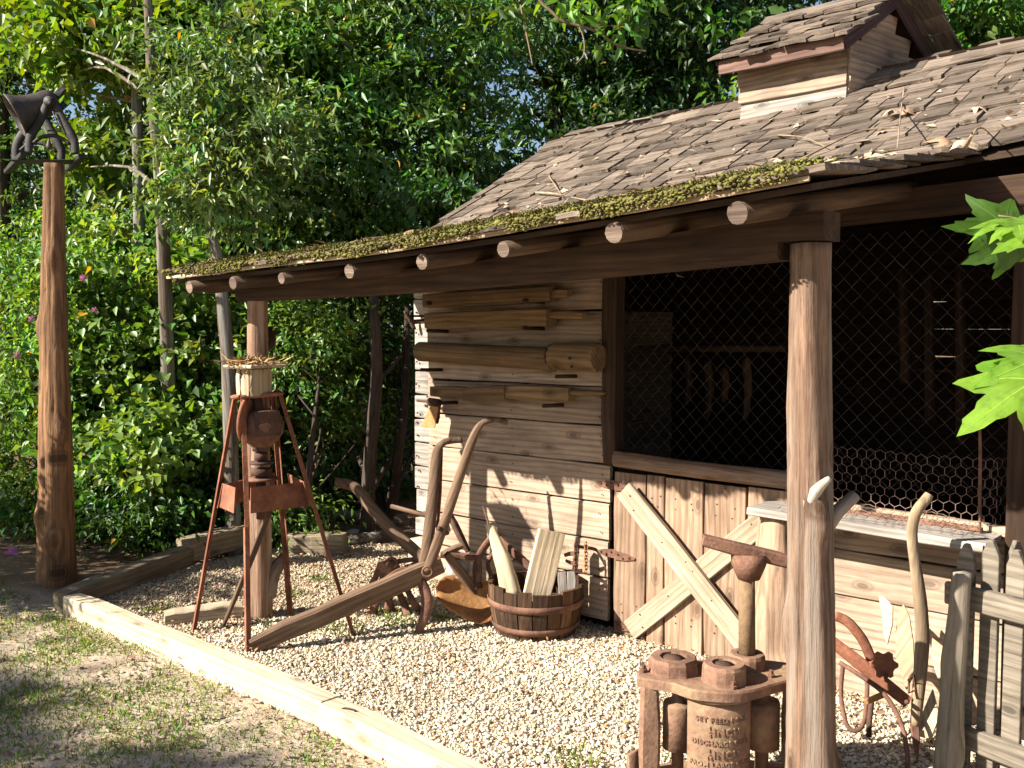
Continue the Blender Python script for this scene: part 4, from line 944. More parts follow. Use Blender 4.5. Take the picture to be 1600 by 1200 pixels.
for z, h in ((.045, .032), (.165, .036)):
    def rr(z): u = (z + .02) / (H + .02); return .208 + .045 * u + .012 * math.sin(u * math.pi) + .004
    lathe('hoop', [(rr(z - h / 2) - .003, z - h / 2), (rr(z - h / 2) + .002, z - h / 2), (rr(z + h / 2) + .002, z + h / 2), (rr(z + h / 2) - .003, z + h / 2)], 'rust', tub, Matrix.Translation(bc), 40, cap=False)
lathe('soil_fill', [(.0, .15), (.1, .155), (.21, .14)], 'soilfill', tub, Matrix.Translation(bc), 20, cap=False)
w1 = tube('split_log', spline([at(800, 935, 4.98), at(788, 885, 4.99), at(774, 845, 5.0), at(765, 818, 5.02)], 3), [.062, .062, .058, .052, .05, .04, .034, .03, .028, .024], 'pale', None, 8, flat=.55, wob=.05)
tag(w1, 'pale split log wedge standing in the barrel tub', 'log')
w2 = plank('pale_plank', at(836, 940, 4.97), at(862, 830, 5.0), .145, .035, 'pale', None, up=-F0 + V(.25, 0, 0), cham=.003); tag(w2, 'pale new plank end standing tilted in the barrel tub', 'plank')
for x, l in ((879, 'square grey block in the barrel tub nearer the plank'), (893, 'square grey block in the barrel tub nearer the rim')):
    b = plank('wood_block', at(x, 930, 4.99), at(x - 1, 893, 5.0), .045, .06, 'strip', None, up=-F0, cham=.003); tag(b, l, 'block')
hl = tube('hoe_shaft', [at(792, 915, 5.12), at(755, 790, 5.18)], [.008, .007], 'rust_dark', None, 6); tag(hl, 'thin dark rod rising behind the split log in the tub', 'rod')
# chains over the tub
ch = thing('trace_chain', 'rusty ladder-like chain pair hanging on a bracket above the barrel tub', 'chain', at(900, 868, 5.08))
def link_ring(c, r, ax): return tube_geo([c + Vector(ax[0]) * (r * .62 * math.cos(t)) + V(0, 0, 1) * (r * math.sin(t)) for t in [k * math.pi / 4 for k in range(8)]], .0032, 5, closed=True)
for x0, y0 in ((899, 851), (915, 850)):
    for i in range(9):
        c = at(x0 + (i % 2) * 1.0, y0 + 5.2 * i, 4.98); gv, gf = link_ring(c, .0135, (RT if i % 2 else (RT + F0).normalized(),)); link('chain_link', mesh('chain_link', gv, gf), 'rust_orange' if x0 > 910 else 'rust', ch, None, True)
plank('bracket', at(882, 868, 5.03), at(904, 862, 4.99), .012, .022, 'rust', ch); plank('bracket', at(884, 876, 5.03), at(903, 884, 4.99), .012, .02, 'rust', ch)
tube('bracket_peg', [at(898, 853, 4.98), at(926, 857, 5.06), at(940, 862, 5.1)], .009, 'rust_dark', ch, 6)
plank('iron_strap', at(880, 895, 5.02), at(910, 893, 5.0), .01, .03, 'rust_dark', ch)

# ------------------------------------------------------------------ timbers hung on the wall
hd = thing('hewn_tie_beam', 'dim squared timber hung highest under the porch beam', 'timber', onY(780, 465, -.1)); G1 = 'old timbers hung on the board wall'; hd['group'] = G1
plank('timber_body', onY(668, 471, -.1), onY(866, 459, -.1), .09, .085, 'hung', hd); plank('tenon', onY(866, 459, -.1), onY(890, 458, -.1), .05, .045, 'hung', hd)
h2 = thing('tenon_timber', 'squared timber with a long tenon, second from the top on the wall', 'timber', onY(780, 495, -.1), G1)
plank('timber_body', onY(672, 501, -.1), onY(862, 496, -.1), .10, .095, 'hung', h2, seg=5); plank('tenon', onY(861, 492, -.1), onY(914, 493, -.1), .05, .04, 'hung', h2)
h3 = thing('round_roller_log', 'round log with a thick collared end hung on the wall', 'log', onY(780, 556, -.12), G1)
natural_post('log_body', onY(657, 549, -.1), onY(866, 562, -.12), .060, .062, 'hung', h3, n=14, seg=10, amp=.03)
a = onY(862, 556, -.12); b = onY(936, 559, -.12); v, f = tube_geo([a, a.lerp(b, .1), a.lerp(b, .93), b], [.06, .076, .078, .07], 12, ph=.26); mw, L = frame(a, b); inv = mw.inverted()
link('collared_head', mesh('collared_head', [inv @ p for p in v], f), 'hung', h3, mw)
tube('groove_band', [onY(863, 556, -.12), onY(869, 556.5, -.12)], .068, 'darkbeam', h3, 12)
for x, y in ((890, 560), (893, 573)): tube('peg_hole_disc', [onY(x, y, -.205), onY(x, y, -.19)], .008, 'hole', h3, 8)
h4 = thing('notched_timber', 'notched flat timber with a tapered tenon, lowest on the wall', 'timber', onY(800, 613, -.06), G1)
plank('timber_body', onY(676, 611, -.07), onY(728, 613, -.07), .05, .065, 'hung', h4); plank('notch_block', onY(728, 616, -.075), onY(793, 613, -.075), .07, .085, 'hung', h4); plank('timber_body', onY(793, 612, -.07), onY(893, 616, -.07), .06, .08, 'hung', h4, seg=4); plank('tenon', onY(893, 613, -.07), onY(946, 615, -.07), .04, .035, 'hung', h4, t1=.02)
for x in (700, 880):
    for y, l in ((520, .1), (585, .12), (628, .09)):
        pass
pegs = [(700, 476), (850, 472), (700, 518), (850, 514), (690, 578), (900, 588), (715, 629), (880, 633)]
for i, (x, y) in enumerate(pegs):
    p = onY(x, y, .0); tube('support_peg', [p + V(0, .02, 0), p + V(0, -.17, .006)], .011, 'darkbeam', fw, 7)
hk = thing('forked_hook', 'dark forked branch hook sticking out at the wall corner', 'hook', onY(650, 500, .0))
tube('hook_bar', [onY(668, 500, .1), onY(640, 502, .02)], .009, 'rust_dark', hk, 6); tube('hook_bar', [onY(670, 494, .1), onY(646, 494, .03)], .007, 'rust_dark', hk, 6); tube('hook_fork', spline([onY(648, 515, .1), onY(640, 500, .08), onY(631, 486, .05)], 3), [.012, .013, .013, .012, .01, .008, .005], 'darkbeam', hk, 6)
ho = thing('hanging_hoe', 'rusty hoe blade hanging from a nail at the wall corner', 'hoe', onY(668, 650, -.1))
tube('hoe_eye', [onY(671, 628, -.08), onY(686, 630, -.08)], .026, 'rust_dark', ho, 10); tube('hoe_handle', [onY(652, 626, .1), onY(674, 628, -.06)], .008, 'rust_dark', ho, 6)
plate('hoe_blade', [onY(673, 634, -.11), onY(685, 636, -.10), onY(679, 669, -.12), onY(656, 668, -.15)], .008, 'rust_orange', ho)
plank('hoe_socket', onY(684, 630, -.08), onY(682, 662, -.10), .03, .03, 'rust_dark', ho, up=(0, 1, 0))
# ------------------------------------------------------------------ cane mill
mc = gnd(1128, 1160); mill = thing('cane_mill', 'squat cast iron cane mill with raised lettering on its front', 'cane mill', mc)
def outline(z, pts, grow=0):
    q = [gnd(x, y, z) for x, y in pts]; c = sum(q, Vector()) / len(q)
    return [((p - c) * (1 + grow) + c) for p in q]
TOPZ = .40
o_top = [(996, 1058), (998, 1044), (1030, 1034), (1090, 1030), (1150, 1028), (1210, 1032), (1252, 1040), (1256, 1056), (1236, 1062), (1207, 1069), (1178, 1078), (1147, 1082), (1115, 1081), (1081, 1077), (1050, 1067), (1020, 1062)]
ot = spline(outline(TOPZ, o_top) + [gnd(996, 1058, TOPZ)], 3)[:-1]
def slab(name, ring, z0, z1, mat, parent, bev=.006):
    c = sum(ring, Vector()) / len(ring); v = []; f = []; n = len(ring)
    for z, s in ((z0, 1), (z1 - bev, 1), (z1, 1 - bev * 4)):
        for p in ring: q = c + (p - c) * s; v.append((q.x, q.y, z))
    for j in range(2):
        for k in range(n): f.append((j * n + k, j * n + (k + 1) % n, (j + 1) * n + (k + 1) % n, (j + 1) * n + k))
    f += [tuple(range(n - 1, -1, -1)), tuple(2 * n + k for k in range(n))]
    return link(name, mesh(name, v, f), mat, parent)
slab('top_plate', ot, TOPZ - .034, TOPZ, 'mill', mill)
slab('base_plate', ot, -.02, .028, 'mill', mill)
tube('base_flange', [gnd(982, 1196, .07), gnd(1010, 1180, .08)], [.045, .04], 'mill', mill, 10, flat=.2)
# front column: convex shell facing the yard
fc = gnd(1130, 1079, TOPZ); CR = .135
cc = V(fc.x, fc.y, 0) + F0 * (CR + .004); v = []; f = []
nA = 18
for j, z in enumerate((.02, .14, .26, .372)):
    for i in range(nA + 1):
        a = math.radians(-52 + 104 * i / nA); v.append(cc + RT * (CR * math.sin(a)) - F0 * (CR * math.cos(a)) + V(0, 0, z))
for j in range(3):
    for i in range(nA): a = j * (nA + 1) + i; f.append((a, a + 1, a + nA + 2, a + nA + 1))
col = link('front_column', mesh('front_column', v, f), 'mill', mill, None, True); md = col.modifiers.new('solid', 'SOLIDIFY'); md.thickness = .022; md.offset = -1
for zz in (.358,):
    pts = [cc + RT * ((CR + .004) * math.sin(a)) - F0 * ((CR + .004) * math.cos(a)) + V(0, 0, zz) for a in [math.radians(-52 + 104 * i / 14) for i in range(15)]]
    tube('column_rim', pts, .008, 'mill', mill, 6)
def cast_text(body, size, zc, ang0, bold=.0):
    cu_ = bpy.data.curves.new('lettering', 'FONT'); cu_.body = body; cu_.size = size; cu_.align_x = 'CENTER'; cu_.align_y = 'CENTER'; cu_.extrude = .0028; cu_.offset = bold; cu_.space_character = 1.15; cu_.resolution_u = 2
    to = bpy.data.objects.new('tmp_text', cu_); COL.objects.link(to)
    me = bpy.data.meshes.new_from_object(to.evaluated_get(bpy.context.evaluated_depsgraph_get())); bpy.data.objects.remove(to)
    for vt in me.vertices:
        x, y, z = vt.co; a = ang0 + x / CR; r = CR + .001 + z
        p = cc + RT * (r * math.sin(a)) - F0 * (r * math.cos(a)) + V(0, 0, zc + y); vt.co = p
    me.materials.clear(); return link('lettering', me, 'mill', mill)
bpy.context.view_layer.update()
def zt(y): return 1.6 - (y - 507) / F_PX * (depth_of(cc) - CR)
cast_text('SET FEED ROLL', .0235, zt(1122), 0, .0007); cast_text('INCH', .0345, zt(1141), .12, .001)
cast_text('DISCHARGE ROLL', .0225, zt(1159), 0, .0007); cast_text('INCH', .0345, zt(1177), .12, .001); cast_text('FROM LARGE ROLL', .0225, zt(1193), 0, .0007)
for y, lo in ((1141, '4'), (1177, '16')):
    cast_text('1', .019, zt(y - 6), -.30); cast_text('–', .02, zt(y - .5), -.30); cast_text(lo, .019, zt(y + 6), -.30)
e1 = gnd(1016, 1058, TOPZ); e1.z = 0; e2 = gnd(1240, 1052, TOPZ); e2.z = 0
plank('end_column', e1, e1 + V(0, 0, .37), .07, .05, 'mill', mill, up=-F0, cham=.01)
plank('end_column', e2, e2 + V(0, 0, .37), .07, .05, 'mill', mill, up=-F0, cham=.01)
for x, y, r in ((1060, 1054, .052), (1192, 1052, .06), (1120, 1044, .06)):
    p = gnd(x, y, TOPZ); p.z = 0; lathe('roller', [(.0, .03), (r * .4, .03), (r * .4, .14), (r, .145), (r, .295), (r * .95, .305), (r * .4, .307), (r * .4, .37)], 'mill', mill, Matrix.Translation(p), 22, cap=False)
for x, y, r, h in ((1052, 1047, .088, .05), (1131, 1063, .074, .062), (1167, 1042, .064, .05)):
    p = gnd(x, y, TOPZ); lathe('bearing_boss', [(r * 1.05, -.004), (r * 1.0, .008), (r * .98, h - .012), (r * .9, h), (r * .55, h), (r * .52, h - .02), (.0, h - .022)], 'mill', mill, Matrix.Translation(p) @ Matrix.Rotation(.2, 4, 'Z'), 9 if r > .075 else 16, smooth=False, cap=False)
    lathe('bearing_cap', [(r * .42, h - .024), (r * .40, h - .004), (.0, h - .002)], 'rust_dark', mill, Matrix.Translation(p), 14, cap=False)
for x, y in ((1146, 1076), (1006, 1050), (1205, 1058)):
    p = gnd(x, y, TOPZ); lathe('bolt', [(.013, -.004), (.013, .01), (.008, .012), (.008, .024), (0, .025)], 'rust', mill, Matrix.Translation(p), 6, smooth=False, cap=False)
sp = gnd(1167, 1042, TOPZ); dsp = depth_of(sp)
M['lichen'] = rust('lichen_iron', (.16, .085, .055), (.215, .14, .075), (.18, .10, .065), scale=10)
tube('drive_shaft', [sp + V(0, 0, .02), at(1167, 890, dsp)], [.030, .028], 'lichen', mill, 16)
tube('sweep_socket', [at(1170, 905, dsp), at(1170, 882, dsp), at(1170, 866, dsp)], [.038, .06, .062], 'rust', mill, 14)
sw = plank('sweep_bar', at(1098, 843, dsp + .0), at(1262, 886, dsp - .02), .05, .045, 'rust', mill, up=UP)

# ------------------------------------------------------------------ right-hand corner: fence and leaning implements
fd = V(math.cos(math.radians(-17)), math.sin(math.radians(-17)), 0)     # fence direction
f0 = gnd(1497, 1212); f0.z = 0; fn = V(fd.y, -fd.x, 0); fn = fn if fn.dot(CAM - f0) > 0 else -fn
fence = thing('picket_fence', 'grey weathered picket fence at the right edge', 'fence', f0)
def picket(p, h, w=.064, t=.018, tw=0.0, mat='picket'):
    e = Matrix.Rotation(tw, 3, 'Z') @ fd
    prism('picket', [(-w / 2, -.03), (w / 2, -.03), (w / 2, h - .055), (w * .12, h), (-w * .12, h), (-w / 2, h - .055)], t, mat, fence, axis_matrix(p, e.cross(UP) if e.cross(UP).dot(fn) > 0 else -e.cross(UP), e), .002)
    o = fence.children[-1]
for i in range(9):
    p = f0 + fd * (.002 + i * .09) - fn * .02; picket(p, (.84, .86, .85, .87, .86, .85, .86, .85, .86)[i] + U(-.006, .006))
for zc_, h in ((.655, .085), (.16, .08)):
    plank('fence_rail', f0 + fd * (-.05) + V(0, 0, zc_) + fn * .02, f0 + fd * .9 + V(0, 0, zc_ + .005) + fn * .02, .035, h, 'picket', fence, seg=5)
# second run turning back towards the shed
bd = V(math.cos(math.radians(62)), math.sin(math.radians(62)), 0)
for i in range(5):
    p = f0 + fd * .10 + bd * (.10 + i * .115); e = bd
    prism('picket', [(-.036, -.03), (.036, -.03), (.036, .80), (.008, .86 + U(-.01, .015)), (-.008, .86), (-.036, .80)], .018, 'picket', fence, axis_matrix(p, bd.cross(UP), bd), .002)
plank('fence_rail', f0 + fd * .08 + bd * .04 + V(0, 0, .62), f0 + fd * .08 + bd * .66 + V(0, 0, .62), .03, .07, 'picket', fence)
natural_post('fence_post', gnd(1478, 1222) + V(0, 0, -.03), at(1503, 893, 3.27), .050, .032, 'picket', fence, lumps=((.45, 1, .3), (.6, 3, .25), (.2, 5, .4)), n=14, seg=22, amp=.1)
# old plow parts against the lower wall
rp_ = thing('iron_beam_cultivator', 'pink rusty iron cultivator frame leaning behind the near porch post', 'cultivator', gnd(1370, 1130))
plank('flat_bar', at(1300, 1002, 3.72), at(1420, 1098, 3.6), .014, .052, 'rust_red', rp_, up=UP)
q = spline([at(1304, 962, 3.8), at(1325, 972, 3.79), at(1348, 1000, 3.78), at(1362, 1032, 3.77)], 4); tube('curved_bar', q, .02, 'rust_red', rp_, 8, flat=.5)
gearp = []
for k in range(24):
    a = 2 * math.pi * k / 24; r = .052 if k % 4 < 2 else .040; gearp.append((r * math.cos(a), r * math.sin(a)))
prism('quadrant', gearp, .016, 'rust_red', rp_, axis_matrix(at(1380, 1038, 3.62), -F0 + V(.1, -.1, .2)))
q = spline([at(1312, 1035, 3.68), at(1345, 1056, 3.62), at(1382, 1085, 3.55), at(1408, 1130, 3.5), at(1418, 1180, 3.46), at(1417, 1206, 3.44)], 5); tube('spring_tine', q, .009, 'rust', rp_, 7)
q = spline([at(1317, 1040, 3.75), at(1314, 1085, 3.74), at(1322, 1130, 3.7), at(1336, 1142, 3.68), at(1350, 1128, 3.68), at(1355, 1080, 3.7), at(1354, 1060, 3.72)], 5); tube('spring_tine', q, .009, 'rust', rp_, 7)
tube('spring_tine', spline([at(1362, 1095, 3.66), at(1358, 1130, 3.64), at(1358, 1152, 3.62)], 3), .011, 'rust_dark', rp_, 6)
plank('cross_strap', at(1352, 1098, 3.6), at(1385, 1083, 3.58), .008, .024, 'rust_orange', rp_)
tube('bolt', [at(1417, 1097, 3.59), at(1417, 1097, 3.57)], .01, 'rust_dark', rp_, 6); tube('bolt', [at(1384, 1056, 3.6), at(1384, 1056, 3.57)], .01, 'rust_dark', rp_, 6)
lp = thing('curved_plow_handle', 'tall pale curved wooden plow handle standing beside the picket fence', 'plow handle', gnd(1432, 1165))
q = spline([at(1452, 772, 3.55), at(1447, 780, 3.55), at(1432, 800, 3.55), at(1425, 832, 3.56), at(1430, 880, 3.57), at(1438, 940, 3.58), at(1441, 1000, 3.59), at(1437, 1060, 3.6), at(1430, 1135, 3.6)], 5)
tube('handle', q, lerp_list([.017, .02, .021, .021, .022, .026, .028, .026, .02], len(q)), 'handle_pale', lp, 10, flat=.75, wob=.02)
plank('blade_tip', at(1430, 1135, 3.58), at(1432, 1186, 3.52), .04, .012, 'rust', lp, up=-F0, w1=.012)
tube('iron_clip', [at(1420, 1062, 3.58), at(1428, 1055, 3.55), at(1431, 1078, 3.55), at(1420, 1083, 3.57)], .005, 'rust_dark', lp, 6, closed=True)
def blade(name, label, pts, d, mat, tilt):
    P = [at(x, y, d + tilt * (y - 1000) / 1000) for x, y in pts]; o = plate(name, P, .014, mat, None, normal=(CAM - P[0]).normalized() + V(-.3, 0, .2)); return tag(o, label, 'board', 'pale boards leaning on the lower wall')
blade('leaning_slab', 'pale pointed wooden blade leaning on the wall, leftmost of three', [(1367, 925), (1376, 928), (1396, 948), (1399, 978), (1394, 1012), (1386, 996), (1378, 960)], 3.85, 'pale', -.1)
blade('leaning_slab', 'broad pale blade behind the curved handle with a split tip', [(1398, 948), (1405, 938), (1418, 960), (1432, 1010), (1440, 1060), (1428, 1085), (1402, 1030), (1396, 985)], 3.80, 'handle_pale', -.1)
blade('leaning_slab', 'angled pale slab between the curved handle and the fence post', [(1449, 990), (1480, 1015), (1490, 1050), (1480, 1085), (1468, 1060), (1452, 1024)], 3.78, 'pale', -.1)
blade('leaning_board', 'small pale board standing low beside the fence post', [(1452, 1072), (1472, 1122), (1462, 1160), (1438, 1152), (1436, 1120)], 3.62, 'pale', -.1)

# ------------------------------------------------------------------ leaves and twigs lying on the roof
def maple_rim(r):
    """half outline of a five-lobed leaf with a few coarse teeth, as (angle from the tip, radius)"""
    pts = []
    for a, q in ((0, 1.0), (7, .80), (11, .78), (15, .66), (22, .60), (28, .50), (34, .60), (40, .66), (46, .80), (51, .90), (56, .78), (62, .68), (70, .58), (80, .48), (88, .50), (98, .60), (106, .55), (116, .42), (130, .34), (150, .26), (168, .16)):
        pts.append((math.radians(a), q * r.uniform(.95, 1.05)))
    return pts
def maple_mesh(size, bend=.25, cup_=.2, col=(.2, .36, .03), seed=0):
    r = random.Random(seed); h = maple_rim(r); h2 = maple_rim(r)
    rim = [(q * math.sin(a), q * math.cos(a)) for a, q in h] + [(-q * math.sin(a), q * math.cos(a)) for a, q in h2[::-1][:-1]]
    n = len(rim); v = []; f = []; ph = r.uniform(0, 6)
    def z(x, y): return -bend * y * y - cup_ * x * x * 1.2 + .05 * math.sin(6 * x + ph) * math.cos(5 * y) + .07 * abs(x)
    rings = (1.0, .66, .33)
    for k in rings:
        for x, y in rim: v.append((x * k * size * .62, (y * k + .2) * size * .83, z(x * k, y * k) * size * .7))
    v.append((0, .2 * size * .83, z(0, 0) * size * .7))
    for j in range(2):
        for i in range(n): f.append((j * n + i, j * n + (i + 1) % n, (j + 1) * n + (i + 1) % n, (j + 1) * n + i))
    for i in range(n): f.append((2 * n + i, 2 * n + (i + 1) % n, 3 * n))
    nv0 = len(v)
    for a, q in ((0, .93), (51, .82), (-51, .82), (98, .52), (-98, .52)):
        a = math.radians(a); dx, dy = math.sin(a), math.cos(a); px_, py_ = -dy * .011, dx * .011; b0 = len(v)
        for t in (.02, .35, .7, 1.0):
            for sg in (-1, 1):
                x, y = dx * q * t + px_ * sg * (1.1 - t), dy * q * t + py_ * sg * (1.1 - t); v.append((x * size * .62, (y + .2) * size * .83, z(x, y) * size * .7 + .0009))
        for k in range(3): f.append((b0 + 2 * k, b0 + 2 * k + 1, b0 + 2 * k + 3, b0 + 2 * k + 2))
    me = mesh('leaf', v, f); me.polygons.foreach_set('use_smooth', [True] * len(f))
    c = np.array([[*col]] * len(v)); w = np.array([abs(math.sin(3 * math.atan2(p[0], p[1] - .16 * size))) for p in v])[:, None]; c = c * (1.12 - .25 * w) * np.array([[r.uniform(.85, 1.12)] for _ in v]); c[nv0:] = np.array(col) * np.array([1.9, 1.45, 2.2]); set_tint(me, c); return me
def roofpoint(px, py):
    best = None
    for k in range(400):
        d = 2.4 + k * .02; p = at(px, py, d); X, Y = p.x, p.y
        if Y < YE or Y > YR: continue
        zr_ = (porch(X, (Y - YE) / -YE).z if Y < 0 else mainr(X, Y / YR).z) + .05
        if p.z <= zr_ + .002: return p
        best = p
    return best
dl = [(1340, 205, .075, 'dry pale leaf on the roof, nearest below the cupola', 0), (1400, 178, .10, 'large dry oak leaf caught on the roof right of the cupola', .3), (1418, 180, .09, 'curled tan leaf beside the large oak leaf on the roof', .9), (1520, 172, .10, 'dry leaf high on the roof near the right edge', .1), (1488, 232, .09, 'big tan leaf at the right end of the eave', 1.2), (1500, 235, .10, 'crumpled leaf beside the big tan leaf', .6), (1385, 208, .08, 'brown leaf scrap lying mid roof', 0), (1560, 192, .06, 'small dry leaf by the right edge of the roof', .2), (910, 325, .09, 'curled tan leaf on the mossy eave below the middle', 1.1), (808, 345, .11, 'brown leaf on the eave left of the curled tan one', 1.3), (690, 362, .11, 'brown curled leaf where main roof meets the porch', 1.2), (655, 378, .08, 'dry leaf lying on the porch roof near the main roof corner', .4), (640, 372, .09, 'folded leaf among the porch moss left of the main roof', 1.2), (575, 382, .07, 'brown leaf farthest left on the porch moss', 1.3), (1075, 268, .06, 'small pale leaf scrap mid eave', .2)]
for i, (x, y, s, lab, tl) in enumerate(dl):
    s *= .85; tl = min(tl, .75)
    p = roofpoint(x, y)
    if p is None: continue
    R_ = Matrix.Rotation(U(0, 6.28), 4, 'Z') @ Matrix.Rotation(tl + U(-.1, .1), 4, 'X')
    if tl > .7: R_ = Matrix.Rotation(math.atan2(RT.y, RT.x) + U(-.4, .4), 4, 'Z') @ Matrix.Rotation(tl, 4, 'X')
    c = (.30, .19, .11) if tl > .7 else (.40, .31, .21)
    o = link('dry_leaf', maple_mesh(s * 1.15, .9, .7, c, i), 'litter', None, Matrix.Translation(p + V(0, 0, .012)) @ R_); tag(o, lab, 'leaf', 'dry leaves fallen on the roof')
def roof_twig(label, pts, r):
    q = [roofpoint(x, y) for x, y in pts]; q = [p + V(0, 0, .012 + (.02 if 0 < i < len(q) - 1 else 0)) for i, p in enumerate(q) if p is not None]
    if len(q) > 1:
        q = spline(q, 4); tag(tube('fallen_twig', q, lerp_list([r, r * .6, r * .4], len(q)), 'twig', None, 6), label, 'twig', 'twigs fallen on the roof')
roof_twig('forked pale twig lying above the mossy eave', [(838, 304), (870, 312), (905, 320), (945, 322)], .008)
roof_twig('short twig standing off the forked one above the eave', [(858, 278), (866, 296), (880, 312)], .006)
roof_twig('long thin twig bent across the roof under the cupola', [(1235, 262), (1290, 240), (1350, 214), (1420, 205)], .007)
roof_twig('thin vertical twig crossing the shingles right of the cupola', [(1413, 140), (1408, 180), (1402, 238)], .005)
roof_twig('crooked twig near the right roof edge', [(1508, 238), (1525, 222), (1538, 206)], .006)
roof_twig('slim twig along the courses below the cupola left corner', [(1215, 215), (1255, 225), (1295, 236)], .005)
n = 1500; X = rng.uniform(-1.75, 1.6, n); s = rng.beta(1.1, 5, n) * .5; pp = np.array([porch(a, b) for a, b in zip(X, s)]) + np.stack([np.zeros(n), np.zeros(n), rng.uniform(.055, .075, n)], 1)
d = rng.normal(0, 1, (n, 3)) * np.array([1, .8, .12]); v, f = leaf_geo(pp, d, np.array([0, 0, 1.]) + rng.normal(0, .3, (n, 3)), rng.uniform(.015, .09, n), rng.uniform(.003, .012, n))
tag(link('roof_litter', np_mesh('roof_litter', v, f, np.repeat(np.array([.36, .24, .14]) * rng.uniform(.4, 1.3, (n, 1)), 4, 0)), 'litter'), 'brown pine straw and leaf crumbs on the porch roof', 'litter', kind='stuff')

n = 260; X = rng.uniform(-1.3, 2.1, n); s = rng.beta(1.2, 2.4, n); pp = np.array([mainr(a, b) if k else porch(a if a < 1.6 else 1.5, .3 + .6 * b) for a, b, k in zip(X, s, rng.random(n) < .6)]) + np.array([0, 0, .058])
d = rng.normal(0, 1, (n, 3)) * np.array([1, .8, .2]); v, f = leaf_geo(pp, d, np.array([0, -.4, 1.]) + rng.normal(0, .3, (n, 3)), rng.uniform(.02, .075, n), rng.uniform(.008, .035, n), .35, -.2)
tag(link('roof_leaf_scraps', np_mesh('roof_leaf_scraps', v, f, np.repeat(np.array([.46, .36, .25]) * rng.uniform(.45, 1.2, (n, 1)), 4, 0)), 'litter'), 'small tan leaf scraps strewn over the shingles', 'litter', kind='stuff')
# ------------------------------------------------------------------ woods
def G(x, y): p = gnd(x, y); return V(p.x, p.y, gz(p.x, p.y))
def blobs_px(lst): return [(tuple(at(x, y, d)), (rx, ry, rz), n) for (x, y, d, rx, ry, rz, n) in lst]
def tree_px(name, label, cat, pts, blobs, **kw):
    P = [at(*p) for p in pts]; P[0].z = gz(P[0].x, P[0].y) - .03
    return plant(name, label, cat, P[0], P, blobs_px(blobs), **kw)
GT = 'trees in the wood behind the shed'; GS = 'shrubs along the edge of the wood'
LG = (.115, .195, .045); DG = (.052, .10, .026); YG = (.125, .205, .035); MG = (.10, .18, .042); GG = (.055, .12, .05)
tree_px('small_tree', 'slim grey-barked tree with pale silvery leaves rising at the raised timber', 'tree', [(368, 868, 6.75), (362, 760, 6.75), (358, 600, 6.75), (346, 450, 6.75), (332, 370, 6.75), (310, 300, 6.8), (300, 180, 6.9)],
    [(345, 300, 6.7, .38, .35, .32, 1700), (330, 200, 6.8, .42, .4, .33, 1800), (400, 220, 6.7, .45, .4, .35, 1700), (330, 100, 6.9, .55, .5, .4, 1900), (285, 300, 6.9, .22, .25, .22, 500)], size=.078, aspect=.34, tint=(.14, .215, .07), trad=(.062, .05, .045, .03, .015), leaf='leaf_gloss', group=GT, nbr=14, bright=.35)
tree_px('slender_tree', 'slender brown tree with yellow-green leaves at the upper left', 'tree', [(268, 820, 7.3), (262, 560, 7.2), (252, 300, 7.1), (242, 180, 7.0), (234, 60, 7.0), (228, -80, 7.0)],
    [(150, 80, 8.2, .8, .6, .4, 2600), (330, 60, 8.4, .9, .7, .5, 2800), (230, -60, 8.6, 1.0, .8, .5, 2000), (130, 20, 8.4, .7, .6, .3, 1500), (330, 170, 8.6, .5, .5, .25, 900), (170, 240, 8.5, .5, .5, .35, 1300)], size=.105, tint=YG, aspect=.62, trad=(.06, .052, .045, .038, .025), group=GT, nbr=7)
tree_px('pale_tree', 'pale-barked straight tree half hidden by shrubs behind the bell post', 'tree', [(226, 800, 8.0), (222, 620, 8.0), (219, 400, 8.0), (214, 160, 8.0), (210, -60, 8.0)],
    [(200, 330, 8.7, .5, .5, .5, 1500), (120, -40, 9.2, 1.0, .8, .5, 1800), (20, 60, 9.2, .8, .7, .5, 2000)], size=.07, tint=MG, bark='bark_pale', trad=(.062, .058, .05, .045, .04), group=GT)
tree_px('evergreen_tree', 'broad glossy evergreen tree filling the centre above the porch roof', 'tree', [(600, 800, 9.2), (590, 600, 9.2), (585, 400, 9.2), (590, 200, 9.2), (600, -40, 9.2)],
    [(600, 60, 8.6, 1.0, .8, .7, 5200), (480, 150, 8.4, .9, .8, .6, 4800), (700, 100, 8.8, .7, .7, .7, 3900), (600, 240, 8.4, 1.0, .8, .6, 5000), (450, 290, 8.2, .8, .7, .5, 4200), (730, 260, 8.8, .65, .6, .6, 3400), (560, 370, 8.6, .9, .8, .45, 4000), (690, 350, 8.6, .5, .5, .4, 1800), (520, 10, 8.8, .8, .7, .5, 3000), (760, 20, 9.2, .5, .5, .5, 1900), (400, 360, 8.6, .7, .6, .4, 2600)], size=.088, aspect=.36, tint=(.08, .16, .036), bark='bark_dark', leaf='leaf_gloss', trad=(.10, .09, .08, .06, .03), group=GT, nbr=30, bright=.4)
tree_px('dark_leaning_tree', 'dark thin leaning trunk seen under the porch roof', 'tree', [(572, 838, 7.2), (578, 720, 7.2), (588, 600, 7.2), (586, 500, 7.25), (580, 400, 7.5)],
    [(540, 540, 8.4, .7, .6, .4, 3000), (620, 520, 8.6, .5, .5, .45, 2000), (600, 620, 8.9, .7, .6, .4, 2400)], size=.06, tint=DG, bark='bark_dark', trad=(.06, .05, .045, .04, .035), group=GT)
tree_px('young_trunk_tree', 'young dark tree beside the corner of the shed wall', 'tree', [(608, 815, 7.6), (618, 740, 7.6), (626, 680, 7.6), (634, 600, 7.7), (636, 480, 7.9)],
    [(640, 600, 8.9, .45, .4, .5, 1600), (590, 720, 9.2, .5, .4, .3, 1500)], size=.06, tint=DG, bark='bark_dark', trad=(.05, .045, .04, .03, .02), group=GT)
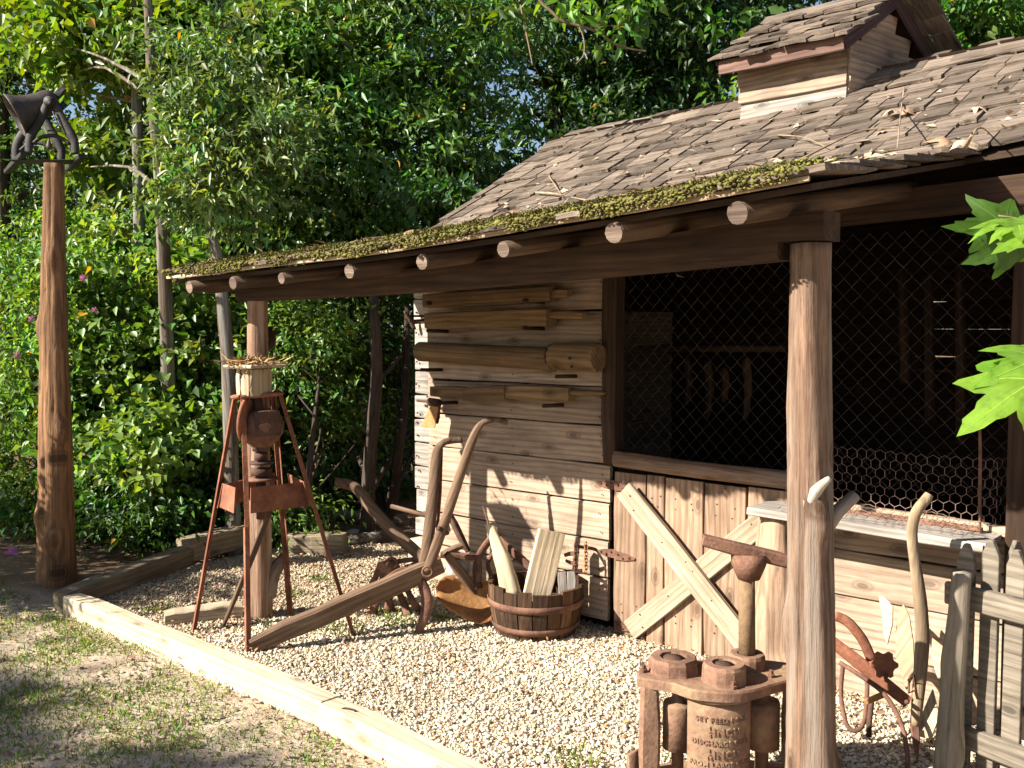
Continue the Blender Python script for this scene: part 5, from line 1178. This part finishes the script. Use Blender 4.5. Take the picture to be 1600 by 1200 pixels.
tree_px('thin_sapling', 'thin upright sapling right of the tower stand', 'tree', [(478, 820, 7.0), (482, 760, 7.0), (488, 690, 7.0), (498, 600, 7.1)],
    [(490, 570, 7.5, .4, .35, .3, 1900), (470, 520, 7.6, .45, .4, .3, 1900), (520, 650, 7.7, .35, .3, .25, 1000)], size=.06, tint=LG, bark='bark_dark', trad=(.03, .025, .02, .01), group=GT)
for x, xt, d, lab, bl in ((868, 866, 14.5, 'tall dark trunk rising just left of the shed ridge', [(860, 30, 14, 1.3, 1.1, .7, 2400), (830, 150, 14.6, .7, .7, .8, 1200)]), (930, 935, 14.0, 'tall dark trunk standing behind the middle of the ridge', [(960, 60, 13.6, 1.2, 1, .8, 2800), (920, 150, 14.5, .7, .7, .6, 1200)]), (1010, 1015, 13.5, 'dark trunk between the ridge and the cupola', [(1040, 60, 13.2, 1.1, 1, .9, 2800), (1010, 150, 13.6, .9, .8, .5, 1800)]), (1085, 1078, 15.0, 'tall trunk hidden behind the left corner of the cupola', [(1090, 20, 14.6, 1.1, 1, .8, 2200), (1100, 140, 15, .7, .7, .5, 900)])):
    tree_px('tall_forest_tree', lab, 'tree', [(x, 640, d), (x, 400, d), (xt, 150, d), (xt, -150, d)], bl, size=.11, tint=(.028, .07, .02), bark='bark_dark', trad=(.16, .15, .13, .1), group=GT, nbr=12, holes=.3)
tree_px('oak_tree', 'leafy oak behind the cupola at the upper right corner', 'tree', [(1640, 500, 9.5), (1600, 200, 9.5), (1560, 40, 9.5), (1520, -120, 9.6)],
    [(1540, 40, 9.2, .8, .7, .4, 2600), (1460, 10, 9.4, .6, .6, .35, 1500), (1620, 60, 9.2, .7, .6, .45, 1500), (1560, -80, 9.4, 1.0, .8, .5, 1800)], size=.10, tint=(.06, .13, .025), trad=(.1, .08, .05, .03), group=GT)
tree_px('edge_tree', 'dark trunk at the far left edge behind the shrubs', 'tree', [(8, 800, 9.4), (6, 500, 9.4), (2, 200, 9.4), (-4, -80, 9.4)],
    [(60, 200, 9.8, .7, .7, .7, 2400), (-80, 100, 9.6, .9, .8, .8, 2000), (90, 300, 9.8, .6, .6, .5, 1600)], size=.075, tint=DG, bark='bark_dark', trad=(.085, .08, .075, .06), group=GT)
# shrubs
def shrub(name, label, px, py, d, blobs, **kw):
    b = at(px, py, d); b.z = gz(b.x, b.y); top = at(blobs[0][0], blobs[0][1], blobs[0][2])
    kw.setdefault('group', GS)
    return plant(name, label, 'shrub', b, [b - V(0, 0, .02), b.lerp(top, .5) + V(.05, 0, .05), top], blobs_px(blobs), trad=(.03, .02, .012), bark='bark_dark', **kw)
shrub('flowering_shrub', 'leafy shrub with purple blooms behind the bell post', 60, 790, 7.8, [(50, 540, 7.5, .4, .4, .35, 1900), (30, 420, 7.9, .45, .5, .4, 1900), (120, 460, 7.5, .35, .35, .4, 1500), (130, 620, 7.4, .35, .3, .3, 1300), (20, 660, 7.6, .4, .4, .3, 1400), (90, 580, 8.2, .6, .5, .5, 1600)], size=.07, tint=MG)
shrub('hazel_shrub', 'broad bright green shrub between bell post and tower stand', 230, 800, 7.6, [(175, 620, 7.5, .42, .4, .4, 2000), (290, 560, 7.6, .36, .4, .45, 2000), (250, 705, 7.0, .42, .4, .28, 2200), (160, 500, 7.8, .4, .4, .35, 1700), (285, 440, 7.8, .4, .4, .35, 1700), (180, 400, 8.2, .5, .5, .4, 1900), (310, 660, 7.3, .3, .3, .25, 1100), (215, 560, 7.6, .25, .25, .2, 700), (150, 720, 7.2, .3, .3, .25, 1100), (260, 620, 7.9, .5, .4, .4, 1600)], size=.078, tint=LG, aspect=.72)
shrub('low_shrub', 'low dense shrub at the foot of the wood beside the left timber', 210, 850, 7.0, [(200, 800, 6.9, .5, .35, .2, 2600), (270, 790, 7.0, .4, .35, .22, 2000), (150, 790, 7.1, .4, .3, .22, 1800)], size=.055, tint=(.045, .105, .022))
shrub('fern_shrub', 'pale low plants left of the bell post foot', 30, 830, 7.4, [(20, 800, 7.3, .5, .4, .16, 1500), (110, 815, 7.2, .3, .3, .14, 800), (-30, 760, 7.6, .5, .5, .3, 1400)], size=.065, tint=(.075, .14, .035))
shrub('laurel_shrub', 'glossy dark shrub seen between tower stand and shed corner', 440, 790, 8.0, [(430, 560, 7.9, .5, .45, .5, 3200), (400, 680, 7.8, .45, .4, .45, 2400), (500, 720, 8.2, .5, .45, .35, 2200), (320, 700, 7.7, .35, .3, .4, 1700), (330, 790, 7.3, .4, .3, .2, 1400), (450, 470, 8.2, .5, .4, .3, 2000), (560, 760, 8.6, .5, .4, .25, 1300)], size=.074, tint=(.062, .125, .032), leaf='leaf_gloss')
shrub('ground_ivy', 'small leafy plant in front of the dark timber behind the stand', 470, 820, 7.0, [(470, 790, 7.0, .2, .2, .1, 500), (450, 815, 6.9, .25, .2, .08, 450)], size=.05, tint=MG)
# leafy spray reaching over the shed corner
sp_ = thing('overhanging_spray', 'glossy leafy spray hanging over the left end of the main roof', 'branch', at(560, 320, 8.2), None)
v, f, c, _ = foliage(blobs_px([(640, 300, 6.9, .25, .2, .07, 240), (700, 300, 6.8, .22, .2, .06, 220), (740, 305, 6.7, .15, .15, .05, 120)]), .075, (.05, .12, .03), cl=20, spread=.08)
link('leaves', np_mesh('leaves', v, f, c), 'leaf_gloss', sp_)['kind'] = 'stuff'
tube('twig', spline([at(560, 330, 8.2), at(620, 300, 7.2), at(700, 298, 6.8), at(750, 306, 6.7)], 4), lerp_list([.014, .01, .004], 13), 'bark_dark', sp_, 6)
# the mass of the wood beyond
bl = []
for i in range(120):
    x = U(-500, 1150); y = U(-160, 720); d = U(10.5, 15)
    if (680 < x < 920 and 20 < y < 330): continue
    if (180 < x < 380 and 10 < y < 190): continue
    bl.append((x, y, d, U(.7, 1.2), U(.7, 1.1), U(.5, .9), 1050 if -50 < x else 500))
bl += [(1150, 10, 12, .9, .9, .5, 1200), (1230, -30, 12.5, 1.0, .9, .5, 1200), (1060, -20, 12, 1.0, 1, .6, 1300), (1480, 60, 12, .9, .9, .5, 1100), (1580, 40, 12, 1.0, 1, .6, 1200), (960, 180, 13, .9, .9, .4, 800), (1060, 120, 13, 1, .9, .5, 1100)]
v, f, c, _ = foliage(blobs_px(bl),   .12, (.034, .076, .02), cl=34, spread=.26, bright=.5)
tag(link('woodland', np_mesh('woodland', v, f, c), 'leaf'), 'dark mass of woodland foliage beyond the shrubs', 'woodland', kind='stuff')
bl = []
for i in range(70):
    x = U(-700, 1700); y = U(420, 700) if 620 < x < 980 else U(240, 700); d = U(18, 28); bl.append((x, y, d, U(1.6, 2.6), U(1.5, 2.2), U(1, 1.8), 420))
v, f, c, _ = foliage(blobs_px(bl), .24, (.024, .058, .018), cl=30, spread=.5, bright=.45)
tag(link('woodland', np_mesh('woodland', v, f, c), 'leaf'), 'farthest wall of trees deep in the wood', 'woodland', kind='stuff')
# purple flowers
def flower(label, p, s):
    geo = []; n_ = (CAM - p).normalized(); t = axis_matrix(p, n_)
    for k in range(5):
        a = 2 * math.pi * k / 5; e = [(0, 0, 0), (.35, -.28, .1), (.9, -.3, .3), (1.05, 0, .36), (.9, .3, .3), (.35, .28, .1)]
        R_ = Matrix.Rotation(a, 4, 'Z'); geo.append(([t @ (R_ @ (V(*q) * s)) for q in e], [(0, 1, 2, 3), (0, 3, 4, 5)]))
    vv = []; ff = []
    for gv, gf in geo:
        o = len(vv); vv += gv; ff += [tuple(i + o for i in q) for q in gf]
    me = mesh('flower', vv, ff); set_tint(me, (.36, .16, .42)); tag(link('flower', me, 'petal'), label, 'flower', 'purple flowers at the left')
flower('large purple bloom low at the foot of the bell post', at(18, 862, 6.6), .045); flower('small purple bloom left of the post near the ground', at(44, 847, 7.0), .03)
flower('purple bloom high right of the bell post', at(130, 435, 7.0), .026); flower('lowest of the purple blooms right of the post', at(148, 484, 6.9), .022); flower('purple bloom at the left edge beside the post', at(27, 554, 7.0), .03); flower('lilac bud just left of the upper bell post', at(49, 498, 7.0), .025); flower('pink bloom right of the post below the bell', at(128, 433, 7.05), .02)

# ------------------------------------------------------------------ maple leaves reaching in from the right
def maple_leaf(parent, base, tip, nrm, col, seed):
    base = Vector(base); tip = Vector(tip); y = (tip - base); s = y.length; y.normalize(); nrm = Vector(nrm); nrm = (nrm - y * nrm.dot(y)).normalized(); x = y.cross(nrm)
    mw = Matrix(((x.x, y.x, nrm.x, base.x), (x.y, y.y, nrm.y, base.y), (x.z, y.z, nrm.z, base.z), (0, 0, 0, 1)))
    link('leaf', maple_mesh(s, .32, .3, col, seed), 'maple', parent, mw)
mp = thing('maple_sapling', 'bright green maple sapling branches reaching in from the right edge', 'tree', gnd(2100, 1500))
root = gnd(2050, 1500); root.z = -.02
tube('trunk', spline([root, at(1900, 900, 2.1), at(1860, 500, 2.1), at(1820, 200, 2.1)], 4), lerp_list([.025, .02, .012], 13), 'bark', mp, 8)
tube('twig', spline([at(1870, 640, 2.1), at(1740, 590, 2.0), at(1650, 585, 2.0), at(1600, 600, 2.0)], 4), lerp_list([.006, .004, .0025], 13), 'twig', mp, 6)
tube('twig', spline([at(1850, 420, 2.1), at(1740, 370, 2.0), at(1640, 350, 2.0), at(1560, 337, 2.0)], 4), lerp_list([.006, .004, .002], 13), 'twig', mp, 6)
Cc = -F0
for b, t, nn, col in (((1655, 555, 1.98), (1534, 582, 1.93), Cc + V(0, 0, 1.1), (.14, .27, .03)), ((1650, 575, 2.02), (1528, 640, 1.98), Cc + V(0, 0, .5), (.11, .26, .02)), ((1640, 585, 1.95), (1498, 657, 1.88), Cc + V(-.3, 0, .9), (.15, .28, .03)), ((1680, 600, 1.98), (1640, 700, 1.95), Cc + V(0, 0, .4), (.13, .26, .03)),
                      ((1582, 343, 2.0), (1515, 362, 1.98), Cc * .4 + V(0, 0, 1), (.14, .27, .03)), ((1592, 348, 2.0), (1470, 362, 2.06), Cc + V(0, 0, -.4), (.06, .14, .02)), ((1600, 345, 1.97), (1545, 365, 1.93), Cc * .3 + V(0, 0, 1), (.16, .30, .03)), ((1640, 352, 1.97), (1562, 378, 1.9), Cc + V(0, 0, .8), (.14, .27, .03)), ((1605, 375, 2.0), (1508, 418, 2.02), Cc + V(.2, 0, -.2), (.05, .12, .02)), ((1660, 370, 2.0), (1600, 402, 2.0), Cc + V(0, 0, .5), (.14, .3, .03))):
    maple_leaf(mp, at(*b), at(*t), nn, col, int(b[0] + 7 * t[0]) % 97)
# bare twig with leaves hanging at the top
ov = thing('overhead_branch', 'thin bare branch with a few leaf tufts hanging in at the top', 'branch', at(830, -60, 6.0))
def tw_(pts, r): tube('twig', spline([at(x, y, 6.0) for x, y in pts], 4), lerp_list([r, r * .7, r * .4], 4 * (len(pts) - 1) + 1), 'twig', ov, 6)
tw_([(800, -80), (840, -5), (862, 18), (882, 34), (930, 48), (960, 68), (985, 76), (1010, 80)], .013); tw_([(800, -60), (812, 0), (822, 50), (828, 80), (832, 102)], .008); tw_([(905, 42), (912, 60), (912, 85), (900, 100)], .005); tw_([(870, 26), (900, 14), (920, -10)], .006); tw_([(950, 60), (930, 46), (955, 40)], .005)
v, f, c, _ = foliage(blobs_px([(985, 30, 6.0, .14, .12, .06, 40), (1005, 5, 6.0, .16, .15, .08, 50), (960, 55, 6.0, .1, .1, .05, 30), (790, 25, 6.1, .14, .12, .08, 60), (1150, 35, 6.0, .16, .14, .06, 50), (1135, 138, 6.1, .08, .08, .05, 20), (900, 5, 6.0, .2, .15, .06, 50)]), .09, (.08, .17, .03), cl=10, spread=.08)
link('leaves', np_mesh('leaves', v, f, c), 'maple', ov)['kind'] = 'stuff'
# trees and shrubs standing out of view whose shade falls on the lawn
def plain_tree(name, label, cat, base, h, blobs, **kw):
    base = Vector(base); plant(name, label, cat, base, [base, base + V(.1, 0, h * .5), base + V(0, .1, h)], blobs, **kw)
SH = SUN_H * math.cos(SUN_EL); 
def toward(p, dist): return Vector(p) - SUN_H * dist + V(0, 0, dist * math.tan(SUN_EL))
c1 = [toward(p, d) for p, d in (((-1.5, -3.68, 0), 9.0), ((-.3, -3.48, 0), 9.0), ((.85, -3.2, 0), 8.8), ((-.9, -4.1, 0), 9.3), ((-2.5, -3.6, 0), 9.0), ((-1.9, -3.9, 0), 9.2), ((.3, -3.8, 0), 9.0))]
plain_tree('yard_tree', 'round-crowned tree across the lawn whose shade crosses the foreground grass', 'tree', (c1[3].x, c1[3].y, 0), 5.2, [(tuple(c), (.8, .8, .55), 7000) for c in c1], size=.13, tint=MG, trad=(.14, .1, .05))
c2 = [toward(p, d) for p, d in (((-3.75, -1.3, 0), 2.4), ((-3.1, -1.45, 0), 2.2), ((-4.3, -1.0, 0), 2.5), ((-2.55, -1.25, 0), 2.6), ((-3.4, -1.9, 0), 2.0))]
plain_tree('lawn_shrub', 'rounded shrub on the lawn left of the bell post', 'shrub', (c2[0].x, c2[0].y, 0), 1.2, [(tuple(c), (.36, .36, .3), 1500) for c in c2], size=.07, tint=MG, trad=(.03, .02, .01))

# ------------------------------------------------------------------ grass, litter, small things
def grass():
    n = 120000; x = rng.uniform(-5.2, 1.6, n); y = rng.uniform(-4.2, -1.72, n)
    den = .5 + .5 * np.sin(2.3 * x + 1.3 * np.sin(1.7 * y)) * np.sin(3.1 * y + .8 * np.sin(2.2 * x)) + .35 * np.sin(7.3 * x + 2 * y) * np.sin(6.1 * y - x) + .2 * np.sin(17 * x) * np.sin(15 * y)
    den = np.clip(den * 1.15 - .16, 0, 1) ** 1.2
    edge = np.clip((-1.76 - y) / .1, 0, 1); k = rng.random(n) < den * (.35 + .65 * edge); x = x[k]; y = y[k]; n = len(x)
    p = np.stack([x, y, np.array([gz(a, b) for a, b in zip(x, y)]) - .004], 1)
    d = rng.normal(0, .55, (n, 3)) + np.array([0, 0, .75]); d[:, 2] = np.abs(d[:, 2]) + .15
    ln = rng.uniform(.011, .038, n); v, f = leaf_geo(p, d, rng.normal(0, 1, (n, 3)), ln, ln * .0 + rng.uniform(.003, .0065, n), .1, .35)
    c = np.array([.175, .265, .055]) * rng.uniform(.55, 1.3, (n, 1)) * (1 + rng.normal(0, .12, (n, 3))); dry = rng.random(n) < .12; c[dry] = np.array([.32, .25, .12]) * rng.uniform(.6, 1.2, (dry.sum(), 1))
    tag(link('lawn_grass', np_mesh('lawn_grass', v, f, np.repeat(np.clip(c, .01, .6), 4, 0)), 'grass'), 'patchy short lawn grass on sandy soil', 'grass', kind='stuff')
    # weeds in the gravel
    px = [(50, 745), (690, 965), (250, 955), (600, 965), (455, 930), (545, 985), (500, 905), (620, 975), (1085, 1200), (420, 985), (905, 1190), (520, 985)]
    pts = []
    for (a, b) in px:
        q = gnd(a, b)
        for i in range(45): pts.append((q.x + random.gauss(0, .07), q.y + random.gauss(0, .05), .005))
    pts = np.array(pts); n = len(pts); d = rng.normal(0, .7, (n, 3)) + np.array([0, 0, .6]); d[:, 2] = np.abs(d[:, 2])
    v, f = leaf_geo(pts, d, rng.normal(0, 1, (n, 3)), rng.uniform(.02, .06, n), rng.uniform(.005, .012, n)); c = np.array([.13, .18, .04]) * rng.uniform(.6, 1.3, (n, 1))
    tag(link('weeds', np_mesh('weeds', v, f, np.repeat(c, 4, 0)), 'grass'), 'thin weeds sprouting through the gravel', 'weeds', kind='stuff')
grass()
def crumbs():
    n = 14000; x = rng.uniform(-4.2, 1.3, n); y = rng.uniform(-3.8, -1.76, n); s = rng.gamma(3, .0022, n).clip(.0015, .016)
    b = np.array([[1, 0, 0], [-1, 0, 0], [0, 1, 0], [0, -1, 0], [0, 0, 1]], float); tri = np.array([[0, 2, 4], [2, 1, 4], [1, 3, 4], [3, 0, 4]])
    v = (b[None] * rng.uniform(.6, 1.3, (n, 5, 1)) + rng.normal(0, .2, (n, 5, 3))) * s[:, None, None] * np.array([1, 1, .7]); v[..., 0] += x[:, None]; v[..., 1] += y[:, None]; v[..., 2] += (np.array([gz(p, q) for p, q in zip(x, y)]) + .002)[:, None]
    c = np.array([.42, .32, .22]) * rng.uniform(.45, 1.25, (n, 1))
    tag(link('soil_crumbs', np_mesh('soil_crumbs', v.reshape(-1, 3), (tri[None] + 5 * np.arange(n)[:, None, None]).reshape(-1, 3), np.repeat(c, 5, 0)), 'stone'), 'sandy crumbs and grit strewn over the lawn', 'soil', kind='stuff')
crumbs()
def litter(name, label, n, fx, fy, keep, size, col, z0=.006):
    x = rng.uniform(*fx, n); y = rng.uniform(*fy, n); k = keep(x, y); x = x[k]; y = y[k]; n = len(x)
    p = np.stack([x, y, np.array([gz(a, b) for a, b in zip(x, y)]) + z0 + rng.uniform(0, .01, n)], 1)
    d = rng.normal(0, 1, (n, 3)) * np.array([1, 1, .18]); v, f = leaf_geo(p, d, np.array([0, 0, 1.]) + rng.normal(0, .4, (n, 3)), rng.uniform(*size, n), rng.uniform(size[0] * .35, size[1] * .5, n), .3, -.1)
    c = np.array(col) * rng.uniform(.35, 1.35, (n, 1)) * (1 + rng.normal(0, .1, (n, 3)))
    tag(link(name, np_mesh(name, v, f, np.repeat(np.clip(c, .01, .7), 4, 0)), 'litter'), label, 'leaf litter', kind='stuff')
litter('leaf_litter', 'brown fallen leaves on the woodland floor', 9000, (-8, -1.4), (-1.3, 4.5), lambda x, y: ~inside(gp, x, y) & ((y > -.9) | (x < -3.3)) & ((x < -2.6) | (y > .2)) & (rng.random(len(x)) < .8), (.03, .075), (.30, .19, .115), .006)
litter('gravel_litter', 'scattered brown leaf bits on the gravel', 2600, (-2.7, 1.6), (-1.55, .5), lambda x, y: inside(gp, x, y) & (rng.random(len(x)) < np.where((x < -1.0) | (y > -.3), .75, .3)), (.012, .045), (.33, .19, .10), .022)
litter('lawn_litter', 'dead leaves and crumbs lying on the sandy lawn', 500, (-4, 1.2), (-3.6, -1.75), lambda x, y: rng.random(len(x)) < .7, (.012, .05), (.26, .16, .09), .02)
for (x, y, s, lab) in ((555, 838, .12, 'smooth white stone lying beyond the gravel'), (345, 755, .16, 'flat grey stone half hidden left of the stand'), (612, 800, .13, 'pale stone behind the bent cultivator handle')):
    b = bmesh.new(); bmesh.ops.create_icosphere(b, subdivisions=2, radius=1)
    for q in b.verts: q.co *= 1 + U(-.1, .1)
    me = bpy.data.meshes.new('field_stone'); b.to_mesh(me); b.free(); set_tint(me, (.5, .47, .42)); p = gnd(x, y)
    tag(link('field_stone', me, 'limestone', None, Matrix.Translation(V(p.x, p.y, gz(p.x, p.y) + .02)) @ Matrix.Diagonal((s * .75, s * .5, s * .32, 1)), True), lab, 'stone', 'stones beyond the yard')
for (pts, r, lab) in (([(440, 838, 7.3), (520, 852, 7.0), (600, 846, 7.1)], .05, 'fallen grey log lying along the back of the gravel'), ([(500, 806, 8.0), (560, 822, 7.7), (640, 826, 7.6)], .06, 'rotting log further back under the dark tree'), ([(-20, 768, 8.2), (60, 768, 8.0), (170, 772, 7.8)], .035, 'pale fallen pole lying left of the bell post')):
    q = [at(*p) for p in pts]
    for p in q: p.z = gz(p.x, p.y) + r * .8 + (.18 if r < .04 else 0)
    tag(tube('fallen_log', spline(q, 3), r, 'bark', None, 9, wob=.08), lab, 'log', 'fallen logs at the wood edge')
